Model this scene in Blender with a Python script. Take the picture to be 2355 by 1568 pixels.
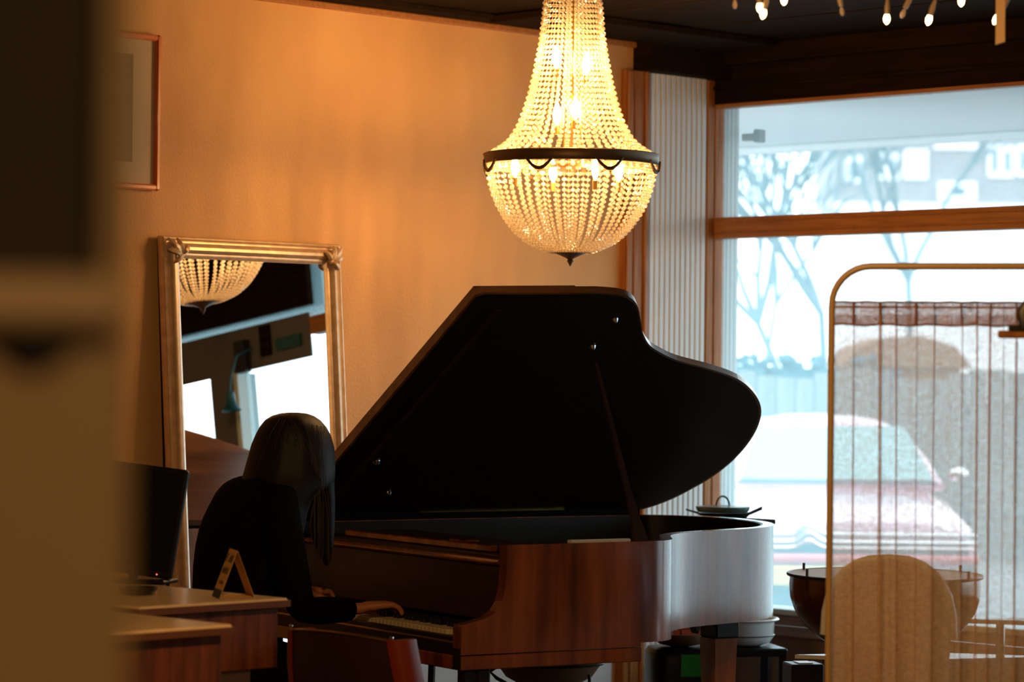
import bpy, math, random
from mathutils import Vector, Matrix
random.seed(7)
SC = bpy.context.scene
COL = SC.collection
PI = math.pi
for o in list(bpy.data.objects):
    bpy.data.objects.remove(o)

# ------------------------------------------------------------------ camera
F_PX, CX, CY, EYE = 6646.45, 1177.5, 784.0, 1.51
PITCH, ROLL = .01020335, .0106645
_c, _s, _cr, _sr = math.cos(PITCH), math.sin(PITCH), math.cos(ROLL), math.sin(ROLL)
_M = Matrix(((1, 0, 0), (0, _c, _s), (0, -_s, _c)))
_A = Matrix(((1, 0, 0), (0, 0, -1), (0, 1, 0)))
_Rr = Matrix(((_cr, -_sr, 0), (_sr, _cr, 0), (0, 0, 1)))
CAM_R = _Rr @ _A @ _M                     # world -> (right, down, forward)
CAM_C = Vector((0, 0, EYE))
cd = bpy.data.cameras.new('camera')
cam = bpy.data.objects.new('camera', cd)
COL.objects.link(cam)
cd.sensor_width = 36
cd.lens = F_PX / 2355 * 36
cd.clip_start = .1
cd.clip_end = 500
m3 = Matrix((CAM_R[0], -CAM_R[1], -CAM_R[2])).transposed()
cam.matrix_world = Matrix.Translation(CAM_C) @ m3.to_4x4()
cd.dof.use_dof = True
cd.dof.focus_distance = 9.2
cd.dof.aperture_fstop = 3.6
SC.camera = cam

# ------------------------------------------------------------------ world, lights, exposure
w = bpy.data.worlds.new('overcast_sky')
SC.world = w
w.use_nodes = True
bg = w.node_tree.nodes['Background']
bg.inputs[0].default_value = (.87, .96, 1.0, 1)
bg.inputs[1].default_value = 4.8
SC.view_settings.view_transform = 'Standard'
SC.view_settings.look = 'None'
SC.view_settings.gamma = 1
SC.view_settings.use_curve_mapping = False
SC.view_settings.exposure = 0.0
BULB_W = 610.0        # emission strength of the chandelier bulbs
BULB_C = (1.0, .56, .20)
REAR_FILL_W = 60.0
TOP_FILL_W = 110.0
SC.cycles.use_denoising = True
SC.cycles.max_bounces = 8
SC.cycles.diffuse_bounces = 4
SC.cycles.transparent_max_bounces = 24
SC.cycles.sample_clamp_indirect = 6
SC.cycles.caustics_reflective = False
SC.cycles.caustics_refractive = False

# ------------------------------------------------------------------ geometry helpers
def ray(x, y):
    return CAM_R.transposed() @ Vector(((x - CX) / F_PX, (y - CY) / F_PX, 1))
def at(x, y, Y):
    r = ray(x, y)
    return CAM_C + r * (Y / r.y)
def atz(x, y, z):
    r = ray(x, y)
    return CAM_C + r * ((z - EYE) / r.z)

class B:
    """collects geometry and links it as one mesh object"""
    def __init__(s):
        s.v, s.f = [], []
    def add(s, vs, fs):
        n = len(s.v)
        s.v += [Vector(v) for v in vs]
        s.f += [tuple(i + n for i in f) for f in fs]
        return s
    def box(s, a, b, bev=0):
        x0, y0, z0 = [min(p, q) for p, q in zip(a, b)]
        x1, y1, z1 = [max(p, q) for p, q in zip(a, b)]
        if bev <= 0:
            s.add([(x0,y0,z0),(x1,y0,z0),(x1,y1,z0),(x0,y1,z0),(x0,y0,z1),(x1,y0,z1),(x1,y1,z1),(x0,y1,z1)],
                  [(0,3,2,1),(4,5,6,7),(0,1,5,4),(1,2,6,5),(2,3,7,6),(3,0,4,7)])
            return s
        e = min(bev, (x1-x0)/2.01, (y1-y0)/2.01, (z1-z0)/2.01)
        def ringz(z, i):
            return [(x0+i,y0+e,z),(x0+e,y0+i,z),(x1-e,y0+i,z),(x1-i,y0+e,z),(x1-i,y1-e,z),(x1-e,y1-i,z),(x0+e,y1-i,z),(x0+i,y1-e,z)]
        rs = [[(x0+e,y0+e,z0),(x0+e,y0+e,z0),(x1-e,y0+e,z0),(x1-e,y0+e,z0),(x1-e,y1-e,z0),(x1-e,y1-e,z0),(x0+e,y1-e,z0),(x0+e,y1-e,z0)],
              ringz(z0+e, 0), ringz(z1-e, 0),
              [(x0+e,y0+e,z1),(x0+e,y0+e,z1),(x1-e,y0+e,z1),(x1-e,y0+e,z1),(x1-e,y1-e,z1),(x1-e,y1-e,z1),(x0+e,y1-e,z1),(x0+e,y1-e,z1)]]
        s.loft(rs)
        return s
    def loft(s, rings, caps=True, close=True):
        n = len(rings[0]); k0 = len(s.v)
        for r in rings:
            s.v += [Vector(p) for p in r]
        for i in range(len(rings) - 1):
            for j in range(n if close else n - 1):
                a = k0 + i*n + j; b = k0 + i*n + (j+1) % n
                s.f.append((a, b, b + n, a + n))
        if caps:
            s.f.append(tuple(k0 + j for j in range(n))[::-1])
            s.f.append(tuple(k0 + (len(rings)-1)*n + j for j in range(n)))
        return s
    def prism(s, pts, z0, z1, ax='z'):
        def q(p, h):
            return {'z': (p[0], p[1], h), 'y': (p[0], h, p[1]), 'x': (h, p[0], p[1])}[ax]
        s.loft([[q(p, z0) for p in pts], [q(p, z1) for p in pts]])
        return s
    def tube(s, pts, r, n=8, caps=True):
        pts = [Vector(p) for p in pts]
        rs = r if isinstance(r, (list, tuple)) else [r] * len(pts)
        rings = []
        up = Vector((0, 0, 1))
        prev = None
        for i, p in enumerate(pts):
            d = (pts[min(i+1, len(pts)-1)] - pts[max(i-1, 0)]).normalized()
            if prev is None:
                a = d.cross(up)
                if a.length < 1e-3: a = d.cross(Vector((0, 1, 0)))
            else:
                a = prev - d * prev.dot(d)
                if a.length < 1e-4: a = d.cross(up)
            a.normalize(); prev = a
            b = d.cross(a)
            rings.append([p + (a*math.cos(2*PI*k/n) + b*math.sin(2*PI*k/n)) * rs[i] for k in range(n)])
        return s.loft(rings, caps)
    def lathe(s, prof, n=32, c=(0, 0, 0), caps=True):
        c = Vector(c)
        return s.loft([[c + Vector((r*math.cos(2*PI*k/n), r*math.sin(2*PI*k/n), z)) for k in range(n)] for r, z in prof], caps)
    def ball(s, c, r, n=8, m=6, sc=(1, 1, 1)):
        c = Vector(c)
        return s.loft([[c + Vector((r*sc[0]*math.sin(PI*i/m)*math.cos(2*PI*k/n), r*sc[1]*math.sin(PI*i/m)*math.sin(2*PI*k/n), -r*sc[2]*math.cos(PI*i/m))) for k in range(n)]
                       for i in [.12] + list(range(1, m)) + [m - .12]])
    def rot(s, M):
        s.v = [M @ v for v in s.v]
        return s
    def mesh(s, name, smooth=False):
        me = bpy.data.meshes.new(name)
        me.from_pydata([tuple(v) for v in s.v], [], s.f)
        me.validate()
        if smooth:
            me.polygons.foreach_set('use_smooth', [True] * len(me.polygons))
        me.update()
        return me
    def build(s, name, mat, parent=None, smooth=False, **kw):
        me = s.mesh(name, smooth)
        me.materials.append(mat)
        if smooth and smooth != 'all':
            try: me.set_sharp_from_angle(angle=math.radians(38))
            except Exception: pass
        return link(name, me, parent, **kw)

def link(name, data, parent=None, loc=None, rot=None, label=None, cat=None, group=None, kind=None):
    o = bpy.data.objects.new(name, data)
    COL.objects.link(o)
    if parent is not None: o.parent = parent
    if loc is not None: o.location = loc
    if rot is not None: o.rotation_euler = rot
    tag(o, label, cat, group, kind)
    return o
def tag(o, label=None, cat=None, group=None, kind=None):
    if label: o['label'] = label
    if cat: o['category'] = cat
    if group: o['group'] = group
    if kind: o['kind'] = kind
def thing(name, label, cat, loc=(0, 0, 0), rz=0, group=None):
    return link(name, None, None, loc, (0, 0, rz), label, cat, group)

def catmull(pts, k=6, closed=False):
    out = []; n = len(pts); dim = len(pts[0])
    for i in range(n if closed else n - 1):
        if closed: p = [pts[(i+j-1) % n] for j in range(4)]
        else: p = [pts[max(0, min(n-1, i+j-1))] for j in range(4)]
        for q in range(k):
            t = q / k
            out.append(tuple(.5*((2*p[1][d]) + (-p[0][d]+p[2][d])*t + (2*p[0][d]-5*p[1][d]+4*p[2][d]-p[3][d])*t*t + (-p[0][d]+3*p[1][d]-3*p[2][d]+p[3][d])*t**3) for d in range(dim)))
    if not closed: out.append(tuple(pts[-1]))
    return out
def offset(pts, d):
    out = []
    for i, p in enumerate(pts):
        a = Vector(pts[max(0, i-1)]).to_2d(); b = Vector(pts[min(len(pts)-1, i+1)]).to_2d()
        t = (b - a).normalized()
        out.append((p[0] - t.y*d, p[1] + t.x*d))
    return out

# ------------------------------------------------------------------ materials
MATS = {}
def mat(name, col, rough=.5, metal=0, spec=.5, coat=0, var=0, scale=8, stretch=(1, 1, 1), col2=None, bump=0, bscale=60, emit=None, estr=0, sheen=0, detail=4, rough_var=0, contrast=(.3, .7)):
    if name in MATS: return MATS[name]
    m = bpy.data.materials.new(name); m.use_nodes = True
    nt = m.node_tree; p = nt.nodes['Principled BSDF']
    p.inputs['Base Color'].default_value = (*col, 1)
    p.inputs['Roughness'].default_value = rough
    p.inputs['Metallic'].default_value = metal
    p.inputs['Specular IOR Level'].default_value = spec
    p.inputs['Coat Weight'].default_value = coat
    p.inputs['Coat Roughness'].default_value = .12
    tc = nt.nodes.new('ShaderNodeTexCoord')
    if col2 is not None or var:
        mp = nt.nodes.new('ShaderNodeMapping'); mp.inputs['Scale'].default_value = stretch
        nt.links.new(tc.outputs['Object'], mp.inputs[0])
        nz = nt.nodes.new('ShaderNodeTexNoise'); nz.inputs['Scale'].default_value = scale; nz.inputs['Detail'].default_value = detail
        nt.links.new(mp.outputs[0], nz.inputs[0])
        cr = nt.nodes.new('ShaderNodeValToRGB')
        c2 = col2 if col2 is not None else tuple(max(0, c*(1-var)) for c in col)
        cr.color_ramp.elements[0].position = contrast[0]; cr.color_ramp.elements[1].position = contrast[1]
        cr.color_ramp.elements[0].color = (*c2, 1); cr.color_ramp.elements[1].color = (*col, 1)
        nt.links.new(nz.outputs[0], cr.inputs[0]); nt.links.new(cr.outputs[0], p.inputs['Base Color'])
        if rough_var:
            mr = nt.nodes.new('ShaderNodeMapRange'); mr.inputs[3].default_value = rough - rough_var; mr.inputs[4].default_value = rough + rough_var
            nt.links.new(nz.outputs[0], mr.inputs[0]); nt.links.new(mr.outputs[0], p.inputs['Roughness'])
    if bump:
        n2 = nt.nodes.new('ShaderNodeTexNoise'); n2.inputs['Scale'].default_value = bscale; n2.inputs['Detail'].default_value = 3
        nt.links.new(tc.outputs['Object'], n2.inputs[0])
        bp = nt.nodes.new('ShaderNodeBump'); bp.inputs['Strength'].default_value = bump; bp.inputs['Distance'].default_value = .01
        nt.links.new(n2.outputs[0], bp.inputs['Height']); nt.links.new(bp.outputs[0], p.inputs['Normal'])
    if sheen: p.inputs['Sheen Weight'].default_value = sheen
    if emit:
        p.inputs['Emission Color'].default_value = (*emit, 1); p.inputs['Emission Strength'].default_value = estr
    MATS[name] = m
    return m
def custom(name, fn):
    if name in MATS: return MATS[name]
    m = bpy.data.materials.new(name); m.use_nodes = True
    nt = m.node_tree
    for n in list(nt.nodes):
        if n.type != 'OUTPUT_MATERIAL': nt.nodes.remove(n)
    fn(nt, [n for n in nt.nodes if n.type == 'OUTPUT_MATERIAL'][0])
    MATS[name] = m
    return m

PLASTER = mat('wall_plaster', (.76, .43, .17), .75, col2=(.60, .31, .115), scale=1.5, stretch=(1, 1, .45), contrast=(.36, .66), bump=.25, bscale=90)  # darker upright streaks paint in the chandelier's soft shade patches on the wall
PAINT_WHITE = mat('slat_paint', (.72, .72, .72), .5)
GROOVE_WARM = mat('slat_groove_warm_light', (.58, .28, .10), .6)  # orange chandelier light on the groove edges, put into the colour
DARK_WOOD = mat('dark_ceiling_wood', (.022, .012, .004), .8, spec=.04, col2=(.011, .006, .002), scale=3, stretch=(1, 12, 12))
TRIM_WOOD = mat('frame_wood', (.46, .18, .045), .45, spec=.3, col2=(.26, .09, .022), scale=5, stretch=(14, 14, 1))
RAIL_WOOD = mat('rail_wood', (.46, .19, .05), .45, spec=.3, col2=(.32, .12, .03), scale=5, stretch=(1, 14, 14))
SILL_WOOD = mat('sill_wood', (.30, .22, .17), .5, col2=(.2, .14, .1), scale=4, stretch=(1, 14, 14))
FLOOR_M = mat('floor_boards', (.12, .06, .03), .35, col2=(.07, .035, .02), scale=3, stretch=(10, 1, 1))
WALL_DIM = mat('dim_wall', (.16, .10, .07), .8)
PIANO_WOOD = mat('piano_mahogany', (.36, .085, .016), .24, col2=(.085, .020, .005), scale=6.5, stretch=(1.7, 1.7, .22), coat=.9, detail=5, contrast=(.34, .66))
PIANO_TOP = mat('piano_lid_wood', (.27, .12, .045), .3, col2=(.11, .045, .018), scale=4, stretch=(.5, 5, 1), coat=.3, detail=5)
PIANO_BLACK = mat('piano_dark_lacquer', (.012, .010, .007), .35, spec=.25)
PIANO_DARK = mat('piano_dark_wood', (.042, .017, .007), .38, col2=(.022, .010, .005), scale=6, stretch=(1, .3, 3), spec=.3)
BRONZE = mat('piano_plate_bronze', (.10, .065, .03), .4, metal=.7)
IVORY = mat('key_ivory', (.62, .52, .32), .3)
EBONY = mat('key_ebony', (.01, .01, .01), .3)
FELT = mat('cream_felt', (.6, .52, .42), .9)
BRASS = mat('brass', (.55, .33, .10), .3, metal=1)
DARK_BRASS = mat('aged_brass', (.17, .10, .045), .45, metal=.5)
CHROME = mat('chrome', (.8, .8, .8), .12, metal=1)
BLACK_METAL = mat('black_metal', (.012, .012, .012), .35)
BLACK_PLASTIC = mat('black_plastic', (.010, .010, .010), .35, spec=.3)
GOLD_FRAME = mat('mirror_gilding', (.80, .58, .38), .36, metal=.4, col2=(.62, .42, .24), scale=30)
RED_FRAME = mat('picture_frame_wood', (.62, .15, .035), .35, coat=.4)
MAT_BOARD = mat('picture_mat_board', (.55, .45, .34), .8)
PICTURE = mat('picture_print', (.06, .045, .03), .5, col2=(.025, .022, .018), scale=9)
FORMICA = mat('table_laminate', (.80, .56, .30), .20, col2=(.72, .50, .26), scale=30)
TABLE_WOOD = mat('table_side_wood', (.26, .070, .016), .5, spec=.25, col2=(.07, .018, .005), scale=7, stretch=(3, 3, .25), contrast=(.35, .65))
TABLE_EDGE = mat('table_edge_wood', (.15, .055, .018), .5, spec=.25)
WHITE_PANEL = mat('white_table_leg_paint', (.7, .6, .5), .5)
CARD = mat('yellow_card', (.62, .37, .10), .7)
CARD_BLUE = mat('dark_blue_card_print', (.03, .045, .07), .7)
INK = mat('black_ink', (.03, .02, .015), .7)
CLOTH_BLACK = mat('black_knit', (.0045, .0045, .0045), 1.0, spec=.05)
SKIN = mat('skin', (.44, .16, .075), .55)
HAIR = mat('dark_brown_hair', (.012, .008, .005), .55, spec=.2, col2=(.007, .005, .004), scale=40, stretch=(1, 1, .1))
HAIR_L = mat('hair_highlight', (.045, .032, .024), .4)
LEATHER = mat('brown_leather', (.032, .011, .006), .55, spec=.3, bump=.2, bscale=200)
RED_LEATHER = mat('red_brown_leather', (.19, .022, .007), .42, spec=.35)
CREAM_CAB = mat('cabinet_cream_paint', (.58, .40, .17), .5)
CAB_DARK = mat('cabinet_inside_and_shadow', (.06, .035, .018), .7, col2=(.035, .03, .018), scale=2.5)
CREAM_METAL = mat('screen_tube_cream', (.52, .33, .13), .35)
ENAMEL = mat('white_enamel', (.75, .78, .76), .18, coat=.5)
ENAMEL_DARK = mat('dark_enamel_rim', (.03, .04, .04), .3)
GREEN = mat('green_sticker', (.02, .32, .03), .5)
ORANGE = mat('orange_red_tin', (.75, .12, .05), .4)
BROWN_POT = mat('brown_wood_bowl', (.22, .11, .05), .45)
IRON_GREEN = mat('cast_iron_green', (.02, .035, .03), .35)
COPPER = mat('dark_copper', (.05, .014, .006), .2, metal=.2, coat=.7)
WHITE_TOP = mat('white_table_top', (.75, .75, .75), .3)
TIMBER_TAG = mat('pale_timber_strip', (.85, .55, .25), .6)
# outside
CANOPY = mat('canopy_white_soffit', (.60, .64, .65), .7, col2=(.54, .59, .60), scale=.8)
ASPHALT = mat('asphalt', (.22, .23, .24), .9)
BRICK_PALE = mat('pale_brick', (.30, .30, .31), .9, col2=(.24, .25, .26), scale=1.2)
RENDER_WHITE = mat('white_render', (.9, .9, .9), .8)
OUT_GLASS = mat('far_window_glass', (.06, .16, .20), .3)
FENCE_M = mat('fence_board', (.26, .30, .30), .9, col2=(.17, .21, .22), scale=3, stretch=(6, 6, .4))
BARK = mat('bark', (.13, .21, .24), .9)  # pale blue veil of haze over the branches put into the colour
CAR_PAINT = mat('car_pale_paint', (.66, .42, .50), .25, coat=.8)
CAR_RED = mat('car_red_paint', (.55, .08, .10), .3, coat=.8)
CAR_GLASS = mat('car_windscreen', (.28, .48, .50), .08)
PLATE_Y = mat('number_plate_yellow', (.62, .42, .12), .6)
TYRE = mat('tyre_rubber', (.03, .03, .03), .8)
CAR_DARK = mat('car_under_bumper', (.03, .10, .15), .5)
TEAL = mat('teal_bell_metal', (.02, .10, .11), .4, metal=.3)
GREY_WALL = mat('grey_header_paint', (.12, .115, .115), .7)
WHITE_TRIM = mat('white_trim_paint', (.62, .72, .70), .5)

def f_mirror(nt, out):
    g = nt.nodes.new('ShaderNodeBsdfGlossy'); g.inputs['Color'].default_value = (.93, .95, .94, 1); g.inputs['Roughness'].default_value = 0.004
    nt.links.new(g.outputs[0], out.inputs[0])
MIRROR = custom('mirror_silver', f_mirror)
def f_glass(nt, out):
    t = nt.nodes.new('ShaderNodeBsdfTransparent'); t.inputs[0].default_value = (.97, .99, 1, 1)
    tr = nt.nodes.new('ShaderNodeBsdfTranslucent'); tr.inputs[0].default_value = (.62, .93, 1, 1)  # cyan film added to wash out the view like haze
    gl = nt.nodes.new('ShaderNodeBsdfGlossy'); gl.inputs['Roughness'].default_value = .02
    m1 = nt.nodes.new('ShaderNodeMixShader'); m1.inputs[0].default_value = .22
    m2 = nt.nodes.new('ShaderNodeMixShader'); m2.inputs[0].default_value = .04
    nt.links.new(t.outputs[0], m1.inputs[1]); nt.links.new(tr.outputs[0], m1.inputs[2])
    nt.links.new(m1.outputs[0], m2.inputs[1]); nt.links.new(gl.outputs[0], m2.inputs[2]); nt.links.new(m2.outputs[0], out.inputs[0])
GLASS = custom('hazed_window_glass', f_glass)
def f_bead(nt, out):
    t = nt.nodes.new('ShaderNodeBsdfTransparent'); t.inputs[0].default_value = (1, .9, .75, 1)
    tr = nt.nodes.new('ShaderNodeBsdfTranslucent'); tr.inputs[0].default_value = (1, .95, .88, 1)
    df = nt.nodes.new('ShaderNodeBsdfDiffuse'); df.inputs[0].default_value = (.9, .85, .75, 1)
    gl = nt.nodes.new('ShaderNodeBsdfGlossy'); gl.inputs['Roughness'].default_value = .12
    lw = nt.nodes.new('ShaderNodeLayerWeight'); lw.inputs['Blend'].default_value = .5
    m0 = nt.nodes.new('ShaderNodeMixShader'); m0.inputs[0].default_value = .35
    m1 = nt.nodes.new('ShaderNodeMixShader'); mr = nt.nodes.new('ShaderNodeMapRange'); mr.inputs[1].default_value = .15; mr.inputs[2].default_value = .8; mr.inputs[3].default_value = .44; mr.inputs[4].default_value = .10
    nt.links.new(lw.outputs['Facing'], mr.inputs[0]); nt.links.new(mr.outputs[0], m1.inputs[0])
    m2 = nt.nodes.new('ShaderNodeMixShader')
    nt.links.new(tr.outputs[0], m0.inputs[1]); nt.links.new(df.outputs[0], m0.inputs[2])
    nt.links.new(t.outputs[0], m1.inputs[1]); nt.links.new(m0.outputs[0], m1.inputs[2])
    mu = nt.nodes.new('ShaderNodeMath'); mu.operation = 'MULTIPLY'; mu.inputs[1].default_value = .6
    nt.links.new(lw.outputs['Fresnel'], mu.inputs[0]); nt.links.new(mu.outputs[0], m2.inputs[0])
    ed = nt.nodes.new('ShaderNodeBsdfDiffuse'); ed.inputs[0].default_value = (.20, .10, .035, 1)  # brown edge colour stands in for refraction darkening the bead outline
    m3_ = nt.nodes.new('ShaderNodeMixShader')
    r3 = nt.nodes.new('ShaderNodeMapRange'); r3.inputs[1].default_value = .42; r3.inputs[2].default_value = .72; r3.inputs[3].default_value = 0; r3.inputs[4].default_value = .62
    nt.links.new(lw.outputs['Facing'], r3.inputs[0]); nt.links.new(r3.outputs[0], m3_.inputs[0])
    nt.links.new(m1.outputs[0], m3_.inputs[1]); nt.links.new(ed.outputs[0], m3_.inputs[2])
    nt.links.new(m3_.outputs[0], m2.inputs[1]); nt.links.new(gl.outputs[0], m2.inputs[2]); nt.links.new(m2.outputs[0], out.inputs[0])
BEADGLASS = custom('crystal_bead', f_bead)
def emis(name, c, s):
    def fn(nt, out):
        e = nt.nodes.new('ShaderNodeEmission'); e.inputs[0].default_value = (*c, 1); e.inputs[1].default_value = s
        nt.links.new(e.outputs[0], out.inputs[0])
    return custom(name, fn)
BULB = emis('chandelier_bulb_glow', BULB_C, BULB_W)
FAIRY = emis('fairy_bulb_glow', (1, .55, .25), 14)
RED_LED = emis('red_led', (1, .12, .03), 2.5)
def gauze(name, dens, col):
    def fn(nt, out):
        tc = nt.nodes.new('ShaderNodeTexCoord')
        mp = nt.nodes.new('ShaderNodeMapping'); mp.inputs['Scale'].default_value = (1, 1, .22)
        n1 = nt.nodes.new('ShaderNodeTexNoise'); n1.inputs['Scale'].default_value = 330; n1.inputs['Detail'].default_value = 2
        mp2 = nt.nodes.new('ShaderNodeMapping'); mp2.inputs['Scale'].default_value = (.2, .2, 1)
        n2 = nt.nodes.new('ShaderNodeTexNoise'); n2.inputs['Scale'].default_value = 260; n2.inputs['Detail'].default_value = 2
        nt.links.new(tc.outputs['Object'], mp.inputs[0]); nt.links.new(mp.outputs[0], n1.inputs[0])
        nt.links.new(tc.outputs['Object'], mp2.inputs[0]); nt.links.new(mp2.outputs[0], n2.inputs[0])
        ad = nt.nodes.new('ShaderNodeMath'); ad.operation = 'ADD'
        nt.links.new(n1.outputs[0], ad.inputs[0]); nt.links.new(n2.outputs[0], ad.inputs[1])
        mr = nt.nodes.new('ShaderNodeMapRange'); mr.inputs[1].default_value = .7; mr.inputs[2].default_value = 1.3
        mr.inputs[3].default_value = max(0, dens - .14); mr.inputs[4].default_value = min(1, dens + .14)
        nt.links.new(ad.outputs[0], mr.inputs[0])
        t = nt.nodes.new('ShaderNodeBsdfTransparent')
        tr = nt.nodes.new('ShaderNodeBsdfTranslucent'); tr.inputs[0].default_value = (*col, 1)
        df = nt.nodes.new('ShaderNodeBsdfDiffuse'); df.inputs[0].default_value = (*col, 1)
        m0 = nt.nodes.new('ShaderNodeMixShader'); m0.inputs[0].default_value = .5
        m1 = nt.nodes.new('ShaderNodeMixShader')
        nt.links.new(tr.outputs[0], m0.inputs[1]); nt.links.new(df.outputs[0], m0.inputs[2])
        nt.links.new(mr.outputs[0], m1.inputs[0]); nt.links.new(t.outputs[0], m1.inputs[1]); nt.links.new(m0.outputs[0], m1.inputs[2])
        nt.links.new(m1.outputs[0], out.inputs[0])
    return custom(name, fn)
GAUZE = gauze('linen_gauze', .56, (.78, .48, .22))
GAUZE_HEM = gauze('linen_gauze_doubled', .84, (.50, .25, .09))

# ------------------------------------------------------------------ the room: local x = along the window wall, y = -(distance along the left wall), corner at the origin
YW = .79136677
ROOM = Matrix.Translation((.841, 12.2, 0)) @ Matrix.Rotation(-YW, 4, 'Z')
def rm(s, t, z): return ROOM @ Vector((s, -t, z))
CEIL = 2.88
def struct(name, bm, m, parent=None, smooth=False):
    o = bm.build(name, m, parent, smooth)
    if parent is None:
        o.matrix_world = ROOM
        o['kind'] = 'structure'
    return o

struct('floor', B().box((-.2, -13.2, -.12), (10.2, 0.2, 0)), FLOOR_M)
ce = struct('ceiling', B().box((-.2, -13.2, CEIL + .03), (10.2, .1, CEIL + .15)), DARK_WOOD)
for i in range(22):                                              # ceiling boards, run along the window wall
    y0 = -.005 - i * .30
    B().box((0, y0 - .292, CEIL + random.uniform(0, .006)), (9.9, y0, CEIL + .03)).build('plank', DARK_WOOD, ce)
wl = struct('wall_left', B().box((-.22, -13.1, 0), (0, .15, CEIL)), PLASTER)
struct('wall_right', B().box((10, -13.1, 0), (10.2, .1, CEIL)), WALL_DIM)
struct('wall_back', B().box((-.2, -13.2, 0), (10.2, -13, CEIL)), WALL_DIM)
B().box((0, -2.05, .06), (.008, -.60, .475), .002).build('daylit_wall_panel', PAINT_WHITE, wl)  # white panel added where daylight pales the lower wall
# painted slats of the corner panel, inside and carrying on outside behind the glass
k = 0
t = .437
while t > .075:
    B().box((0, -t, .05), (.016, -t + .0262, 2.75), .003).build('slat', PAINT_WHITE, wl)
    B().tube([(.006, -t + .0292, .05), (.006, -t + .0292, 2.75)], .0045, 6).build('groove_bead', GROOVE_WARM, wl)
    t -= .0318
for i in range(5):
    t0 = -.028 - i * .0262
    B().box((0, -t0, .0), (.012, -t0 + .0215, 2.86), .003).build('slat', PAINT_WHITE, wl)
# corner post trim left of the slats, in three boards
tr = struct('trim_1', B().box((0, -.57, 0), (.030, -.437, 2.742)), TRIM_WOOD)
B().box((.030, -.567, 0), (.040, -.535, 2.742), .004).build('moulding', TRIM_WOOD, tr)
B().box((.030, -.520, 0), (.036, -.512, 2.742), .002).build('moulding', TRIM_WOOD, tr)
B().box((.030, -.463, 0), (.042, -.440, 2.742), .004).build('moulding', TRIM_WOOD, tr)
# dark box header over the slats, torn plaster edge
struct('trim_2', B().box((0, -.50, 2.742), (.10, 0, CEIL)), DARK_WOOD)
# cornice beam along the left wall
cb = struct('trim_3', B().box((0, -6, 2.862), (.12, -.02, CEIL)), DARK_WOOD)
B().box((0, -6, 2.838), (.022, -.50, 2.862), .004).build('moulding', RAIL_WOOD, cb)
B().box((.10, -1.42, 2.85), (.42, -.1, CEIL), .004).build('joist', DARK_WOOD, cb)

# window wall
SILL, HEAD, RL0, RL1 = .53, 2.640, 2.075, 2.163
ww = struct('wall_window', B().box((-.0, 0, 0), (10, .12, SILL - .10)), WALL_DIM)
B().box((0, 0, HEAD), (10, .12, CEIL)).build('header', DARK_WOOD, ww)
B().box((0, -.05, 2.80), (10, 0, CEIL), .004).build('beam', DARK_WOOD, ww)
B().box((0, -.02, 2.70), (10, 0, 2.715), .002).build('moulding', DARK_WOOD, ww)
B().box((3.25, -.02, 0), (3.44, .12, 1.97)).build('pier', GREY_WALL, ww)
B().box((2.66, -.01, 1.97), (6.3, .0, 2.185)).build('header_panel', GREY_WALL, ww)
B().box((2.66, 0, 2.225), (10, .10, HEAD)).build('header_panel', DARK_WOOD, ww)

B().box((5.2, 0, SILL), (10, .12, HEAD)).build('pier', GREY_WALL, ww)
B().box((2.95, -.03, 2.02), (3.02, -.012, 2.17)).build('bracket', DARK_WOOD, ww)
B().box((3.12, -.05, 1.96), (3.20, -.012, 2.12)).build('bracket', BLACK_METAL, ww)
B().box((2.72, -.03, 2.03), (2.90, -.012, 2.09)).build('bracket', TEAL, ww)
# windows
def window(name, s0, s1, z0, z1, mat_frame=TRIM_WOOD):
    w_ = struct(name, B().box((s0, .03, z0), (s1, .034, z1)), GLASS)
    return w_
w1 = window('window_1', .03, 2.66, RL1, HEAD - .012)
w2 = window('window_2', .03, 3.22, SILL + .012, RL0)
w3 = window('window_3', 3.44, 5.2, SILL + .012, 1.97)
w4 = window('window_4', 2.66, 6.3, 2.185, 2.225)
jb = struct('trim_4', B().box((-.0, -.005, SILL), (.018, .06, HEAD), .003), TRIM_WOOD)
B().box((0, -.050, 0), (.014, -.005, 2.742), .004).build('moulding', TRIM_WOOD, jb)
struct('trim_5', B().box((.018, -.012, HEAD - .016), (2.66, .06, HEAD), .002), RAIL_WOOD)
rl = struct('trim_6', B().box((.018, -.010, RL0), (2.66, .065, RL1), .003), RAIL_WOOD)
B().box((.018, -.016, RL0 + .022), (2.66, -.010, RL0 + .026), .001).build('moulding', TRIM_WOOD, rl)
B().box((.018, -.016, RL1 - .022), (2.66, -.010, RL1 - .017), .001).build('moulding', TRIM_WOOD, rl)
struct('trim_7', B().box((3.215, -.03, SILL), (3.25, .06, 1.97), .003), WHITE_TRIM)
sl = struct('trim_8', B().box((0, -.03, SILL - .012), (6.3, .12, SILL + .012), .003), WHITE_TRIM)
B().box((0, -.02, SILL - .055), (6.3, 0, SILL - .014), .002).build('board', SILL_WOOD, sl)
B().box((0, -.012, SILL - .10), (6.3, 0, SILL - .058), .002).build('board', SILL_WOOD, sl)

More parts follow.
